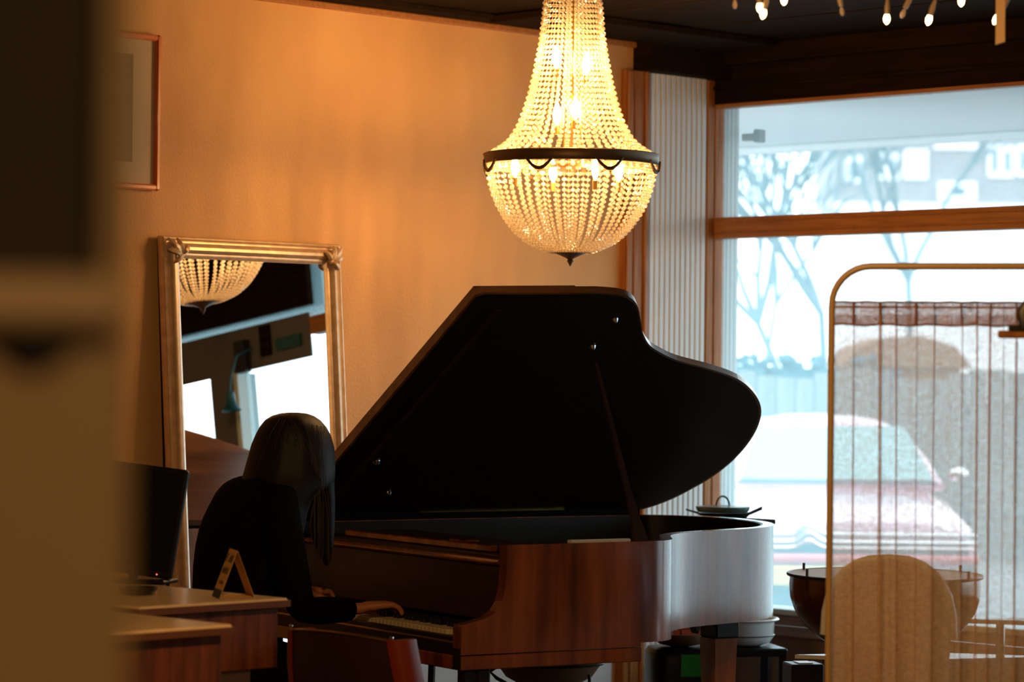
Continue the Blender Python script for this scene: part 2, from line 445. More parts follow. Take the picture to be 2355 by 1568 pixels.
# ------------------------------------------------------------------ outside
grd = B().box((-60, .13, -.32), (60, 160, -.02)).build('pavement', ASPHALT); grd.matrix_world = ROOM; grd['kind'] = 'structure'
can = B().box((-3, .14, 2.70), (14, 2.45, 2.80)).build('canopy', CANOPY)
can.matrix_world = ROOM; tag(can, 'pale flat underside of the shop canopy outside above the window', 'canopy', kind='structure')
B().box((-3, 2.37, 2.66), (14, 2.45, 2.70), .01).build('edge_beam', CANOPY, can)
lb = thing('wall_bracket', 'small pale metal bracket outside just right of the slatted panel', 'bracket', rm(.07, -.2, 0), -YW)
B().box((-.07, -.02, 2.50), (.02, .02, 2.53), .004).build('arm', SILL_WOOD, lb)
B().box((0, -.025, 2.49), (.03, .025, 2.545), .004).build('plate', SILL_WOOD, lb)

# fence: individual boards
fc = thing('board_fence', 'pale vertical board fence across the road behind the parked car', 'fence', (0, 24, -.02))
for i in range(34):
    x = 1.4 + i * .16
    h = 1.54 + .05 * math.sin(i * .9) + random.uniform(-.015, .015)
    B().box((x, 0, 0), (x + .148, .03, h)).build('board', FENCE_M, fc)
B().box((1.4, .03, 1.2), (6.9, .09, 1.29)).build('rail', FENCE_M, fc)
B().box((1.4, .03, .3), (6.9, .09, .39)).build('rail', FENCE_M, fc)
hg = B()
for i in range(60):
    hg.ball((2.0 + random.random()*1.3, 26 + random.uniform(-.3, .3), 1.60 + random.uniform(-.1, .06)), random.uniform(.02, .05), 6, 4)
hg.box((1.9, 25.9, -.02), (3.5, 26.1, 1.56))
tag(hg.build('hedge', mat('dark_teal_leaf', (.05, .15, .20), .9)), 'low dark bluish hedge showing just above the pale fence top', 'hedge', kind='stuff')

# brown roofed shed over the fence
sx0, sx1 = at(1945, 800, 27.5).x, at(2222, 800, 27.5).x
sd_ = thing('garden_shed', 'brown roofed shed showing over the fence through the linen curtain', 'shed', (sx0, 27.5, -.02))
B().box((.05, 0, 0), (sx1 - sx0 - .05, 1.4, 1.62)).build('wall', mat('shed_board', (.30, .20, .13), .8), sd_)
rfw = sx1 - sx0
B().prism([(-.05, 1.60), (rfw + .05, 1.60), (rfw - .12, 1.80), (rfw*.62, 1.90), (rfw*.3, 1.88), (.10, 1.78)], -.12, 1.5, 'y').build('roof', mat('shed_roof_brown', (.26, .15, .09), .8), sd_)

# bare trees
def tree(base, h, seed, label, lean=0, depth=5, r0=.13, first=.35):
    R = random.Random(seed)
    t = thing('bare_tree', label, 'tree', base, 0, 'bare winter trees')
    trunk, limbs, twigs = B(), B(), B()
    def grow(p, d, L, r, lv):
        pts = [p]; q = p; dd = d.copy()
        for i in range(4):
            dd = (dd + Vector((R.uniform(-.16, .16), R.uniform(-.16, .16), R.uniform(-.02, .08)))).normalized()
            q = q + dd * L / 4; pts.append(q)
        rs = [r * (1 - .35 * i / 4) for i in range(5)]
        tgt = trunk if lv == 0 else (limbs if lv < 3 else twigs)
        tgt.tube(pts, rs, 6 if lv < 3 else 4)
        if lv < depth:
            for k in range(R.choice((3, 4)) if lv < 2 else 3):
                a = R.uniform(0, 2*PI); sp = R.uniform(.35, .85)
                nd = (dd + Vector((math.cos(a)*sp, math.sin(a)*sp, R.uniform(-.1, .25)))).normalized()
                grow(pts[R.choice((2, 3, 4))] if lv else pts[-1], nd, L * R.uniform(.62, .85), r * .62, lv + 1)
    grow(Vector((0, 0, 0)), Vector((lean, 0, 1)).normalized(), h * first, r0, 0)
    trunk.build('trunk', BARK, t, True)
    limbs.build('branches', BARK, t, True, kind='stuff')
    twigs.build('twigs', BARK, t, kind='stuff')
    return t
tree(at(1868, 1400, 27) * Vector((1, 1, 0)) if False else Vector((at(1868, 800, 31).x, 31, -.02)), 5.2, 3, 'slender bare tree leaning left, nearest the slatted panel', lean=-.12, r0=.06, first=.42)
tree(Vector((at(1925, 800, 37).x, 37, -.02)), 6.6, 11, 'bare tree with upright forked limbs behind the screen corner', lean=-.05, r0=.075)
tree(Vector((at(2110, 800, 43).x, 43, -.02)), 7.0, 21, 'bushy bare tree spreading above the linen screen', lean=.02, r0=.07, first=.42)
tree(Vector((at(1760, 800, 49).x, 49, -.02)), 7.6, 8, 'faint bare tree farthest left through the window', lean=.03, r0=.07, first=.36)

# far building
bd = thing('apartment_building', 'pale brick flats with white framed windows far behind the trees', 'building', (0, 110, 0))
X0 = at(1925, 400, 110).x
B().box((X0, 0, 8.0), (X0 + 14, 8, 12.5)).build('upper_wall', BRICK_PALE, bd)
B().box((X0, .2, -.02), (X0 + 14, 8, 8.0)).build('lower_wall', RENDER_WHITE, bd)
B().box((X0 - .3, -.3, 12.5), (X0 + 14.3, 8.2, 12.9)).build('roof', RENDER_WHITE, bd)
B().box((X0 - .3, -.25, 7.55), (X0 + 14.3, 0, 8.02)).build('ledge', RENDER_WHITE, bd)
def far_win(px0, px1, y0, y1, n, glass=OUT_GLASS):
    a = at(px0, y0, 110); b = at(px1, y1, 110)
    f = B().box((a.x, -.12, b.z), (b.x, 0, a.z)).build('window', RENDER_WHITE, bd)
    wd = (b.x - a.x) / n
    for i in range(n):
        B().box((a.x + i*wd + wd*.30, -.16, b.z + .2), (a.x + (i+1)*wd - wd*.30, -.12, a.z - .2)).build('pane', glass, f)
far_win(2012, 2066, 352, 414, 2); far_win(2078, 2132, 345, 412, 1, RENDER_WHITE); far_win(2272, 2330, 335, 408, 2); far_win(2338, 2392, 334, 406, 2)
far_win(2158, 2244, 418, 462, 1); far_win(2150, 2250, 330, 344, 1, RENDER_WHITE)
far_win(1940, 1990, 360, 420, 1)

# parked car, nose to the shop
cY = 17.0
ccx = at(1972, 1000, cY).x
car = thing('parked_car', 'old pale pink car with chrome wave grille parked facing the shop window', 'car', (ccx, cY, -.02), 0)
def section(y, hw, zl, zt, n=20, pw=3.2):
    out = []
    zc, hz = (zl + zt) / 2, (zt - zl) / 2
    for i in range(n):
        a = 2*PI*i/n
        c_, s_ = math.cos(a), math.sin(a)
        out.append((hw * math.copysign(abs(c_)**(2/pw), c_), y, zc + hz * math.copysign(abs(s_)**(2/pw), s_)))
    return out
B().loft([section(*q) for q in [(0, .60, .42, .60), (.04, .68, .34, .66), (.25, .74, .28, .72), (.7, .76, .25, .79), (1.1, .77, .24, .84), (2.2, .77, .24, .86), (3.0, .76, .26, .82), (3.5, .70, .3, .76), (3.7, .6, .4, .66)]]).build('body', CAR_PAINT, car, True)
B().loft([section(y, hw, zl, zt, 20, 2.8) for y, hw, zl, zt in [(1.05, .68, .78, .88), (1.35, .62, .78, 1.10), (1.62, .55, .78, 1.245), (2.1, .55, .78, 1.27), (2.6, .56, .78, 1.20), (3.0, .60, .78, .98)]]).build('cabin', CAR_PAINT, car, True)
wsz = [(-.60, 1.08, .875), (.60, 1.08, .875), (.47, 1.50, 1.20), (-.47, 1.50, 1.20)]
B().loft([[(x, y - .05, z) for x, y, z in wsz], [(x, y + .01, z) for x, y, z in wsz]]).build('windscreen', CAR_GLASS, car)
B().tube([(-.62, 1.0, .855), (0, .97, .86), (.62, 1.0, .855)], .012, 6).build('wiper_panel', OUT_GLASS, car)
for s in (-1, 1):
    B().ball((s*.80, 1.3, .90), .055, 8, 6, (1.2, .6, .9)).build('wing_mirror', CAR_RED if s < 0 else CHROME, car, True)
    B().ball((s*.52, .06, .56), .09, 12, 8, (1, .45, 1)).build('headlight', CHROME, car, True)
    for yy in (.75, 2.95):
        w_ = B().lathe([(.05, -.08), (.29, -.08), (.31, -.05), (.31, .05), (.29, .08), (.05, .08)], 24)
        w_.rot(Matrix.Translation((s*.70, yy, .31)) @ Matrix.Rotation(PI/2, 4, 'Y')).build('wheel', TYRE, car, True)
def wave(zz, amp, r, yy):
    cx = at(1862, 1000, cY).x - ccx
    return B().tube([(x/20, yy, zz + amp*math.exp(-(((x/20)-cx)/.055)**2)) for x in range(-14, 15)] if 0 else
                    [(-.70 + 1.4*i/84, yy, zz + amp*math.exp(-(((-.70 + 1.4*i/84)-cx)/.06)**2)) for i in range(85)], r, 6)
wave(.590, .050, .013, -.03).build('grille_bar', CHROME, car, True)
wave(.545, .055, .013, -.03).build('grille_bar', CHROME, car, True)
wave(.510, .045, .010, -.02).build('grille_bar', CHROME, car, True)
B().box((-.66, -.01, .45), (.66, .05, .53), .01).build('grille_inset', CAR_DARK, car)
B().box((-.72, -.08, .415), (.72, .02, .475), .02).build('bumper', CAR_RED, car)
B().box((-.60, -.10, .29), (.25, -.06, .405), .006).build('number_plate', PLATE_Y, car)
B().box((-.68, -.02, .14), (.68, .1, .31), .02).build('under_panel', CAR_DARK, car)
B().box((-.70, -.06, .07), (.70, .02, .145), .02).build('lower_lip', CAR_PAINT, car)

# ------------------------------------------------------------------ grand piano (local x from keyboard to tail, y from treble side to spine)
YP = .55324586
PIANO = Matrix.Translation((-.008, 8.619, 0)) @ Matrix.Rotation(YP, 4, 'Z')
pn = thing('grand_piano', 'brown mahogany grand piano with raised lid standing before the ochre wall', 'piano', (-.008, 8.619, 0), YP)
TOP, BOT = .99, .668
curve = [(.50, 0), (.575, .012), (.64, .06), (.70, .15), (.765, .245), (.85, .322), (.95, .378), (1.14, .440), (1.30, .497), (1.41, .575), (1.50, .68), (1.565, .80), (1.605, .94), (1.618, 1.07), (1.604, 1.18), (1.57, 1.275), (1.52, 1.35), (1.44, 1.405), (1.32, 1.42)]
oc = [(.485, 0)] + catmull(curve, 6) + [(1.0, 1.42), (.485, 1.42)]
ic = offset(oc, .038)
rim = B()
rim.loft([[(o[0], o[1], .680), (i[0], i[1], .680), (i[0], i[1], TOP), (o[0], o[1], TOP)] for o, i in zip(oc, ic)])
rim.build('rim', PIANO_WOOD, pn, True)
side = [(-.158, BOT), (-.160, .745), (-.150, .757), (-.12, .763), (-.07, .774), (-.035, .792), (-.014, .822), (-.004, .865), (0, .93), (0, TOP), (.485, TOP), (.485, BOT)]
B().prism(side, 0, .042, 'y').build('cheek', PIANO_WOOD, pn)
B().prism(side, 1.378, 1.42, 'y').build('cheek', PIANO_WOOD, pn)
B().box((-.160, .004, .745), (-.156, .04, .7575)).build('cheek_cap', BRASS, pn)
B().box((-.158, 0, .622), (.49, 1.42, .664), .003).build('keybed', PIANO_WOOD, pn)
B().box((-.1585, .0, .625), (-.156, .044, .75)).build('cheek_front', PIANO_BLACK, pn)
B().prism([(x, y) for x, y in ic[::2]] + [(.485, 1.38), (.02, 1.376), (.02, .044), (.485, .04)], .69, .71).build('soundboard', PIANO_DARK, pn)
B().prism([(x, y) for x, y in offset(oc, .055)[::2]] + [(.30, 1.36), (.30, .06)], .865, .875).build('plate', BRONZE, pn)
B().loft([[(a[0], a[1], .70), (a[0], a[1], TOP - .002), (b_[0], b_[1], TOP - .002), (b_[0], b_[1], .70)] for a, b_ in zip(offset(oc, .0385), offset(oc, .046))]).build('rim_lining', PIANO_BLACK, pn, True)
B().box((.03, 1.370, .70), (.49, 1.3775, TOP - .002)).build('rim_lining', PIANO_BLACK, pn)
st = B()
for i in range(60):
    y0 = .08 + i*.021; x1 = .55 + i*.016
    st.tube([(.32, y0, .885), (x1, y0 + .04, .885)], .0009, 3)
st.build('strings', BRONZE, pn, kind='stuff')
B().box((.01, .044, .755), (.03, 1.376, .925), .004).build('fallboard', PIANO_DARK, pn)
B().box((-.004, .044, .925), (.05, 1.376, .942), .006).build('fallboard_lip', PIANO_WOOD, pn)
B().box((.05, .05, .935), (.30, 1.37, .950), .003).build('music_shelf', PIANO_DARK, pn)
B().box((.09, .25, .952), (.12, 1.18, .972), .003).build('music_ledge', PIANO_WOOD, pn)
B().box((.12, .22, .952), (.34, 1.20, .968), .003).build('music_desk', PIANO_DARK, pn)
B().box((.13, .46, .969), (.18, .56, .976), .002).build('desk_hinge', PIANO_WOOD, pn)
B().box((.26, .05, .955), (.48, .075, .996), .003).build('felt_strip', FELT, pn)
B().box((-.158, .044, .664), (-.130, 1.376, .722), .004).build('key_slip', PIANO_BLACK, pn)
B().box((-.1600, .044, .700), (-.1575, 1.376, .706), .001).build('slip_highlight', BRASS, pn)  # brass strip drawn as the orange highlight along the key slip
wk = B().box((0, 0, 0), (.150, .0225, .020), .0015).mesh('white_key'); wk.materials.append(IVORY)
bk = B().box((0, 0, 0), (.095, .0105, .014), .002).mesh('black_key'); bk.materials.append(EBONY)
for i in range(52):
    link('white_key', wk, pn, (-.148, .098 + i*.02356, .716))
    if i < 51 and (i % 7) not in (1, 4):
        link('black_key', bk, pn, (-.092, .098 + (i+1)*.02356 - .006, .735))
B().box((-.13, .044, .664), (.01, .094, .742), .003).build('key_block', PIANO_BLACK, pn)
B().box((-.13, 1.326, .664), (.01, 1.376, .742), .003).build('key_block', PIANO_BLACK, pn)
# legs
lg = B().box((-.135, .015, 0), (-.095, .058, .622), .004); lg.box((-.085, .015, 0), (-.045, .058, .622), .004); lg.box((-.10, .02, .08), (-.08, .05, .16)); lg.box((-.10, .02, .55), (-.08, .05, .61))
lg.build('leg', PIANO_BLACK, pn)
lg = B().box((-.135, 1.355, 0), (-.095, 1.40, .622), .004); lg.box((-.085, 1.355, 0), (-.045, 1.40, .622), .004); lg.box((-.10, 1.36, .08), (-.08, 1.395, .16)); lg.box((-.10, 1.36, .55), (-.08, 1.395, .61))
lg.build('leg', PIANO_BLACK, pn)
B().loft([[(1.32 + a*h, .75 + b*h, z) for a, b in ((-1, -1), (1, -1), (1, 1), (-1, 1))] for h, z in ((.032, .03), (.046, .60))]).build('leg', PIANO_WOOD, pn)
B().box((1.275, .70, .60), (1.375, .80, .695), .006).build('leg_plate', PIANO_BLACK, pn)
B().ball((1.32, .75, .018), .018, 8, 6).build('caster', BRASS, pn, True)
B().prism([(1.15, BOT), (1.19, BOT), (1.172, .625)], .66, .70, 'y').build('leg_lug', PIANO_BLACK, pn)
ly = B()
for s in (-1, 1): ly.tube([(.13, .71 + s*.05, .62), (.13, .71 + s*.04, .35), (.13, .71 + s*.09, .12)], .012, 8)
ly.box((.08, .58, .09), (.18, .84, .13), .006)
ly.build('pedal_lyre', PIANO_DARK, pn, True)
for s in (-1, 0, 1):
    B().box((-.02, .70 + s*.05, .10), (.09, .72 + s*.05, .108), .003).build('pedal', BRASS, pn)
# lid
TH = math.radians(30.8)
LM = Matrix.Translation((0, 1.42, 1.0)) @ Matrix.Rotation(PI - TH, 4, 'X')   # local y = distance from the hinge, local -z = top side
lw_ = [(0, 0), (-.002, .36), (-.004, .80), (-.006, 1.16), (-.010, 1.44), (.012, 1.455), (.15, 1.458), (.42, 1.473)]
lc = catmull([(.42, 1.473), (.511, 1.464), (.569, 1.436), (.617, 1.39), (.676, 1.308), (.733, 1.229), (.798, 1.162), (.868, 1.117), (.966, 1.069), (1.141, 1.012), (1.288, .95), (1.414, .858), (1.511, .753), (1.575, .636), (1.615, .504), (1.628, .37), (1.612, .25), (1.574, .155), (1.527, .075), (1.46, .015), (1.40, 0)], 5)
lo = lw_ + lc
lid = B().prism(lo, -.024, -.002).rot(LM).build('lid', PIANO_TOP, pn)
cx_, cy_ = .7, .75
lu = [(cx_ + (x - cx_)*.985, cy_ + (y - cy_)*.985) for x, y in lo]
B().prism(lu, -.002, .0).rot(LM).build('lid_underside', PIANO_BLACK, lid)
fl = [(.012, .02), (.008, 1.42), (.365, 1.44), (.365, .02)]
B().prism(fl, -.046, -.026).rot(LM).build('front_flap', PIANO_TOP, lid)
B().box((.105, .06, 0), (.125, 1.36, .004)).rot(LM).build('flap_hinge', PIANO_DARK, lid)
B().box((.5, .004, .0), (1.1, .03, .006)).rot(LM).build('hinge', BRASS, lid)
B().box((.0, 1.385, TOP - .002), (1.42, 1.419, 1.012)).build('hinge_rail', CLOTH_BLACK, pn)
for kx, kw in ((.564, 1.322), (.574, 1.156), (.149, .399), (.30, .18)):
    B().lathe([(.012, 0), (.014, .004), (.009, .012), (.003, .016)], 12).rot(LM @ Matrix.Translation((kx, kw, 0))).build('knob', CHROME, lid, True)
# prop stick
p0 = Vector((.565, .085, .905)); p1 = LM @ Vector((.640, 1.062, 0))
dv = (p1 - p0)
def stick(t, wd):
    p = p0 + dv*t
    return [p + Vector((-wd, -.007, 0)), p + Vector((wd, -.007, 0)), p + Vector((wd, .007, 0)), p + Vector((-wd, .007, 0))]
B().loft([stick(t, w_) for t, w_ in ((0, .024), (.10, .026), (.17, .023), (.22, .015), (.30, .013), (.33, .010), (.6, .008), (.97, .006), (.995, .004))]).build('prop_stick', PIANO_DARK, pn)
B().box((.50, .05, .93), (.63, .10, .945), .004).build('prop_base', PIANO_DARK, pn)

# ------------------------------------------------------------------ chandelier
CHX = (.2, 10.072, 0)
ch = thing('chandelier', 'large lit crystal bead chandelier with dark metal ring hanging above the piano', 'chandelier', CHX)
PXM = F_PX / 10.072
def zc(y): return EYE + (855.5 - y) / PXM
ZR = zc(370)                       # ring
RR = 200 / PXM
def strand(prof, pitch0, pitch1, br0, br1, nm):
    """walk down the profile, dropping a faceted bead every pitch"""
    pts = catmull(prof, 12)
    L = [0]
    for a, b in zip(pts, pts[1:]): L.append(L[-1] + math.dist(a, b))
    g = B(); wv = []
    s_ = 0.0
    while s_ < L[-1]:
        i = max(j for j in range(len(L)) if L[j] <= s_)
        i = min(i, len(pts) - 2)
        u = (s_ - L[i]) / max(1e-9, L[i+1] - L[i])
        r_ = pts[i][0]*(1-u) + pts[i+1][0]*u; z_ = pts[i][1]*(1-u) + pts[i+1][1]*u
        fr = s_ / L[-1]
        br = br0*(1-fr) + br1*fr
        c = Vector((r_, 0, z_)); n = 6
        jit = random.uniform(0, PI)
        rings = []
        for q, h in ((.30, -.74), (.90, -.30), (.90, .30), (.30, .74)):
            rings.append([c + Vector((br*q*math.cos(2*PI*k/n + jit)*.9, br*q*math.sin(2*PI*k/n + jit), br*h)) for k in range(n)])
        g.loft(rings)
        s_ += pitch0*(1-fr) + pitch1*fr
    g.tube([(p[0], 0, p[1]) for p in pts[::3]], .0011, 3)
    me = g.mesh(nm); me.materials.append(BEADGLASS)
    return me
up_prof = [(64/PXM, zc(-70)), (65/PXM, zc(-10)), (68/PXM, zc(30)), (74/PXM, zc(90)), (84/PXM, zc(150)), (97/PXM, zc(210)), (112/PXM, zc(262)), (131/PXM, zc(305)), (152/PXM, zc(332)), (178/PXM, zc(350)), (192/PXM, zc(358))]
lo_prof = [(193/PXM, zc(388)), (191/PXM, zc(410)), (184/PXM, zc(440)), (171/PXM, zc(475)), (152/PXM, zc(508)), (128/PXM, zc(538)), (98/PXM, zc(562)), (62/PXM, zc(578)), (44/PXM, zc(582))]
us = strand(up_prof, 11/PXM, 14.5/PXM, 4.7/PXM, 6.8/PXM, 'bead_strand')
ls = strand(lo_prof, 13.5/PXM, 8.6/PXM, 6.9/PXM, 4.3/PXM, 'bead_strand')
NU, NL = 46, 50
for i in range(NU):
    link('bead_strand', us, ch, (0, 0, 0), (0, 0, 2*PI*(i + random.uniform(-.14, .14))/NU))
for i in range(NL):
    link('bead_strand', ls, ch, (0, 0, 0), (0, 0, 2*PI*(i + random.uniform(-.14, .14))/NL))
# inner run of big round beads under the ring
bb = B()
for i in range(48):
    a = 2*PI*i/48
    bb.ball((RR*.86*math.cos(a), RR*.86*math.sin(a), zc(388)), 8/PXM, 6, 4)
bb.build('bead_row', BEADGLASS, ch, kind='stuff')
rg = B().loft([[(r_*math.cos(2*PI*k/72), r_*math.sin(2*PI*k/72), z_) for r_, z_ in ((RR - .008, ZR + .019), (RR, ZR + .021), (RR + .006, ZR + .018), (RR + .002, ZR + .008), (RR + .002, ZR - .010), (RR + .005, ZR - .017), (RR - .002, ZR - .019), (RR - .008, ZR - .017))] for k in range(73)], caps=False)
rg.build('ring', DARK_BRASS, ch, True)
for a0 in [-.62*PI + i*2*PI/8 for i in range(8)]:
    pts = []
    for i in range(13):
        u = i/12; a = a0 + (u - .5)*.33
        pts.append(((RR + .010)*math.cos(a), (RR + .010)*math.sin(a), ZR - .008 - .040*math.sin(PI*u)))
    B().tube(pts, [.0035 + .0035*math.sin(PI*i/12) for i in range(13)], 6).build('swag', DARK_BRASS, ch, True)
B().lathe([(.0, zc(572)), (.050, zc(573)), (.068, zc(578)), (.060, zc(583)), (.034, zc(590)), (.014, zc(596)), (.008, zc(599)), (.012, zc(602)), (.008, zc(606)), (.003, zc(612)), (.0005, zc(615))], 20).build('finial', DARK_BRASS, ch, True)
B().lathe([(.115, zc(-78)), (.115, zc(-66)), (.09, zc(-60)), (.0, zc(-60))], 32).build('crown', DARK_BRASS, ch, True)
B().tube([(0, 0, zc(-78)), (0, 0, CEIL + .005)], .006, 8).build('rod', DARK_BRASS, ch, True)
B().tube([(0, 0, zc(-60)), (0, 0, zc(395))], .006, 8).build('stem', BRASS, ch, True)
for i in range(3):
    a = 2*PI*i/3 + .35
    B().tube([(.03*math.cos(a), .03*math.sin(a), zc(150)), (.035*math.cos(a), .035*math.sin(a), zc(380))], .003, 6).build('inner_rod', BRASS, ch)
B().lathe([(.10, zc(384)), (.13, zc(384)), (.13, zc(392)), (.10, zc(392))], 32).build('candle_plate', BRASS, ch, True)
def bulb(x, y, z, s=1):
    B().lathe([(.003, 0), (.011*s, .012), (.0155*s, .030), (.013*s, .050), (.006*s, .068), (.001, .080)], 10, (x, y, z)).build('bulb', BULB, ch, True)
    B().lathe([(.009, -.035), (.010, -.005), (.006, 0)], 8, (x, y, z)).build('candle_holder', BRASS, ch, True)
bulb(-.055, -.03, zc(160)); bulb(.05, .03, zc(170))
bulb(.012, -.045, zc(278)); bulb(-.05, .05, zc(285))
bulb(-.195, -.07, zc(412)); bulb(.17, .10, zc(412)); bulb(-.06, .19, zc(412)); bulb(.08, -.14, zc(420), .8)

# ------------------------------------------------------------------ leaning mirror
YL = PI/2 - YW
mo = rm(.181, 2.535, 0)
mr_ = link('leaning_mirror', None, None, mo, (-math.radians(4.37), 0, YL), 'tall gilt framed mirror leaning against the ochre wall behind the pianist', 'mirror')
MW, MH, FW_ = .415, 1.975, .077
B().box((-MW + .06, -.001, .06), (MW - .06, .004, MH - .06)).build('mirror_glass', MIRROR, mr_)
B().box((-MW + .01, .006, .01), (MW - .01, .016, MH - .01)).build('back_board', DARK_WOOD, mr_)
prof = [(0, .014), (0, -.004), (.006, -.014), (.012, -.016), (.018, -.010), (.024, -.011), (.030, -.022), (.040, -.030), (.050, -.030), (.057, -.022), (.061, -.012), (.066, -.012), (.070, -.009), (.0775, -.003), (.0775, .005)]
def frame_side(a, b, c, d_):    # outer corners a, b; inward directions at each (x, z)
    r1 = [Vector((a[0] + c[0]*p, h, a[1] + c[1]*p)) for p, h in prof]
    r2 = [Vector((b[0] + d_[0]*p, h, b[1] + d_[1]*p)) for p, h in prof]
    return B().loft([r1, r2], caps=False, close=False)
for a, b, c, d_ in (((-MW, 0), (-MW, MH), (1, 1), (1, -1)), ((-MW, MH), (MW, MH), (1, -1), (-1, -1)), ((MW, MH), (MW, 0), (-1, -1), (-1, 1)), ((MW, 0), (-MW, 0), (-1, 1), (1, 1))):
    frame_side(a, b, c, d_).build('frame_moulding', GOLD_FRAME, mr_, True)
bm_ = B()
for z in [i*.0065 + .01 for i in range(300)]:
    for s in (-1, 1): bm_.ball((s*(MW - .0135), -.017, z), .003, 4, 3)
for x in [i*.0065 - .40 for i in range(124)]:
    bm_.ball((x, -.017, MH - .0135), .003, 4, 3)
bm_.build('beading', GOLD_FRAME, mr_, kind='stuff')
for sx in (-1, 1):
    for sz in (0, 1):
        zb = MH if sz else 0
        d1 = -1 if sz else 1
        o_ = B()
        c0 = Vector((sx*(MW - .068), -.030, zb + d1*.068))
        for ang, ln in ((16, .060), (45, .080), (74, .060), (95, .055), (-6, .055)):
            dx = sx*math.cos(math.radians(ang)); dz = -d1*math.sin(math.radians(ang))
            if ang == 95: dx, dz = sx*.62, d1*.55
            if ang == -6: dx, dz = -sx*.55, -d1*.62
            pts = [c0 + Vector((dx*ln*u, -.014*math.sin(PI*u), dz*ln*u)) for u in (0, .2, .4, .6, .8, 1)]
            o_.tube(pts, [.004, .009, .011, .010, .008, .003], 6)
        o_.ball(c0, .013, 8, 6)
        o_.build('leaf_ornament', GOLD_FRAME, mr_, True)

# ------------------------------------------------------------------ framed picture
pf = link('framed_picture', None, None, rm(.004, 2.947, 2.125), (0, 0, YL), 'reddish wood framed picture with wide cream mat high on the ochre wall', 'picture')
PW, PH = .52, .545
for a, b in (((-PW, -.024, 0), (0, 0, .022)), ((-PW, -.024, PH - .022), (0, 0, PH)), ((-.022, -.026, 0), (0, 0, PH)), ((-PW, -.026, 0), (-PW + .022, 0, PH))):
    B().box(a, b, .006).build('frame_rail', RED_FRAME, pf, True)
B().box((-PW + .02, -.008, .02), (-.02, -.004, PH - .02)).build('mat_board', MAT_BOARD, pf)
B().box((-PW + .10, -.010, .095), (-.115, -.0085, PH - .075)).build('print', PICTURE, pf)

# ------------------------------------------------------------------ pianist
BM = Matrix
def skin_chain(name, pts, edges, radii, m, parent, sub=2, root=0):
    me = bpy.data.meshes.new(name); me.from_pydata([tuple(p) for p in pts], edges, []); me.update()
    o = link(name, me, parent)
    md = o.modifiers.new('skin', 'SKIN'); md.use_smooth_shade = True
    sv = me.skin_vertices[0].data
    for i, r in enumerate(radii):
        sv[i].radius = r if isinstance(r, tuple) else (r, r)
        sv[i].use_root = (i == root)
    o.modifiers.new('sub', 'SUBSURF').levels = sub
    o.modifiers['sub'].render_levels = sub
    dg = bpy.context.evaluated_depsgraph_get()
    ev = o.evaluated_get(dg)
    m2 = bpy.data.meshes.new_from_object(ev)
    o.modifiers.clear(); o.data = m2
    m2.materials.clear(); m2.materials.append(m)
    m2.polygons.foreach_set('use_smooth', [True]*len(m2.polygons))
    return o
pe = thing('person', 'person with long dark hair in black clothes bent over the piano keys', 'person', (-.86, 8.93, 0))
O = Vector((-.86, 8.93, 0))
Pd = Vector((math.cos(YP), math.sin(YP), 0)); Qd = Vector((-math.sin(YP), math.cos(YP), 0))
def wp(x, y, z): return Vector((x, y, z)) - O
hip = wp(-.88, 8.94, .56); S = wp(-.80, 9.0, 1.10)
rs_, ls_ = S - Qd*.165 + Vector((0, 0, -.015)), S + Qd*.165 + Vector((0, 0, -.015))
re_, le_ = wp(-.630, 8.76, .775), S + Qd*.21 + Pd*.14 + Vector((0, 0, -.31))
rw_, lw2 = wp(-.475, 8.965, .765), wp(-.665, 9.36, .785)
neck = S + Pd*.045 + Vector((0, 0, .06)); headb = S + Pd*.09 + Vector((0, 0, .13))
knR = hip - Qd*.10 + Pd*.44 + Vector((0, 0, -.02)); knL = hip + Qd*.10 + Pd*.44 + Vector((0, 0, -.02))
ftR = knR + Vector((0, 0, -.44)) + Pd*.02; ftL = knL + Vector((0, 0, -.44)) + Pd*.02
pts = [hip, hip + (S-hip)*.35 - Pd*.01, hip + (S-hip)*.68 - Pd*.035, S - Pd*.015 + Vector((0, 0, -.03)), neck,
       rs_, (rs_+re_)/2, re_, (re_+rw_)/2, rw_ - (rw_-re_)*.05,
       ls_, (ls_+le_)/2, le_, (le_+lw2)/2, lw2 - (lw2-le_)*.05,
       hip - Qd*.09, (hip - Qd*.09 + knR)/2, knR, (knR+ftR)/2, ftR, ftR + Pd*.16 + Vector((0, 0, -.02)),
       hip + Qd*.09, (hip + Qd*.09 + knL)/2, knL, (knL+ftL)/2, ftL, ftL + Pd*.16 + Vector((0, 0, -.02))]
edges = [(0, 1), (1, 2), (2, 3), (3, 4), (3, 5), (5, 6), (6, 7), (7, 8), (8, 9), (3, 10), (10, 11), (11, 12), (12, 13), (13, 14),
         (0, 15), (15, 16), (16, 17), (17, 18), (18, 19), (19, 20), (0, 21), (21, 22), (22, 23), (23, 24), (24, 25), (25, 26)]
rad = [.150, .130, .145, .125, .055, .075, .058, .050, .045, .040, .075, .058, .050, .045, .040,
       .12, .105, .080, .055, .042, .034, .12, .105, .080, .055, .042, .034]
skin_chain('body', pts, edges, rad, CLOTH_BLACK, pe)
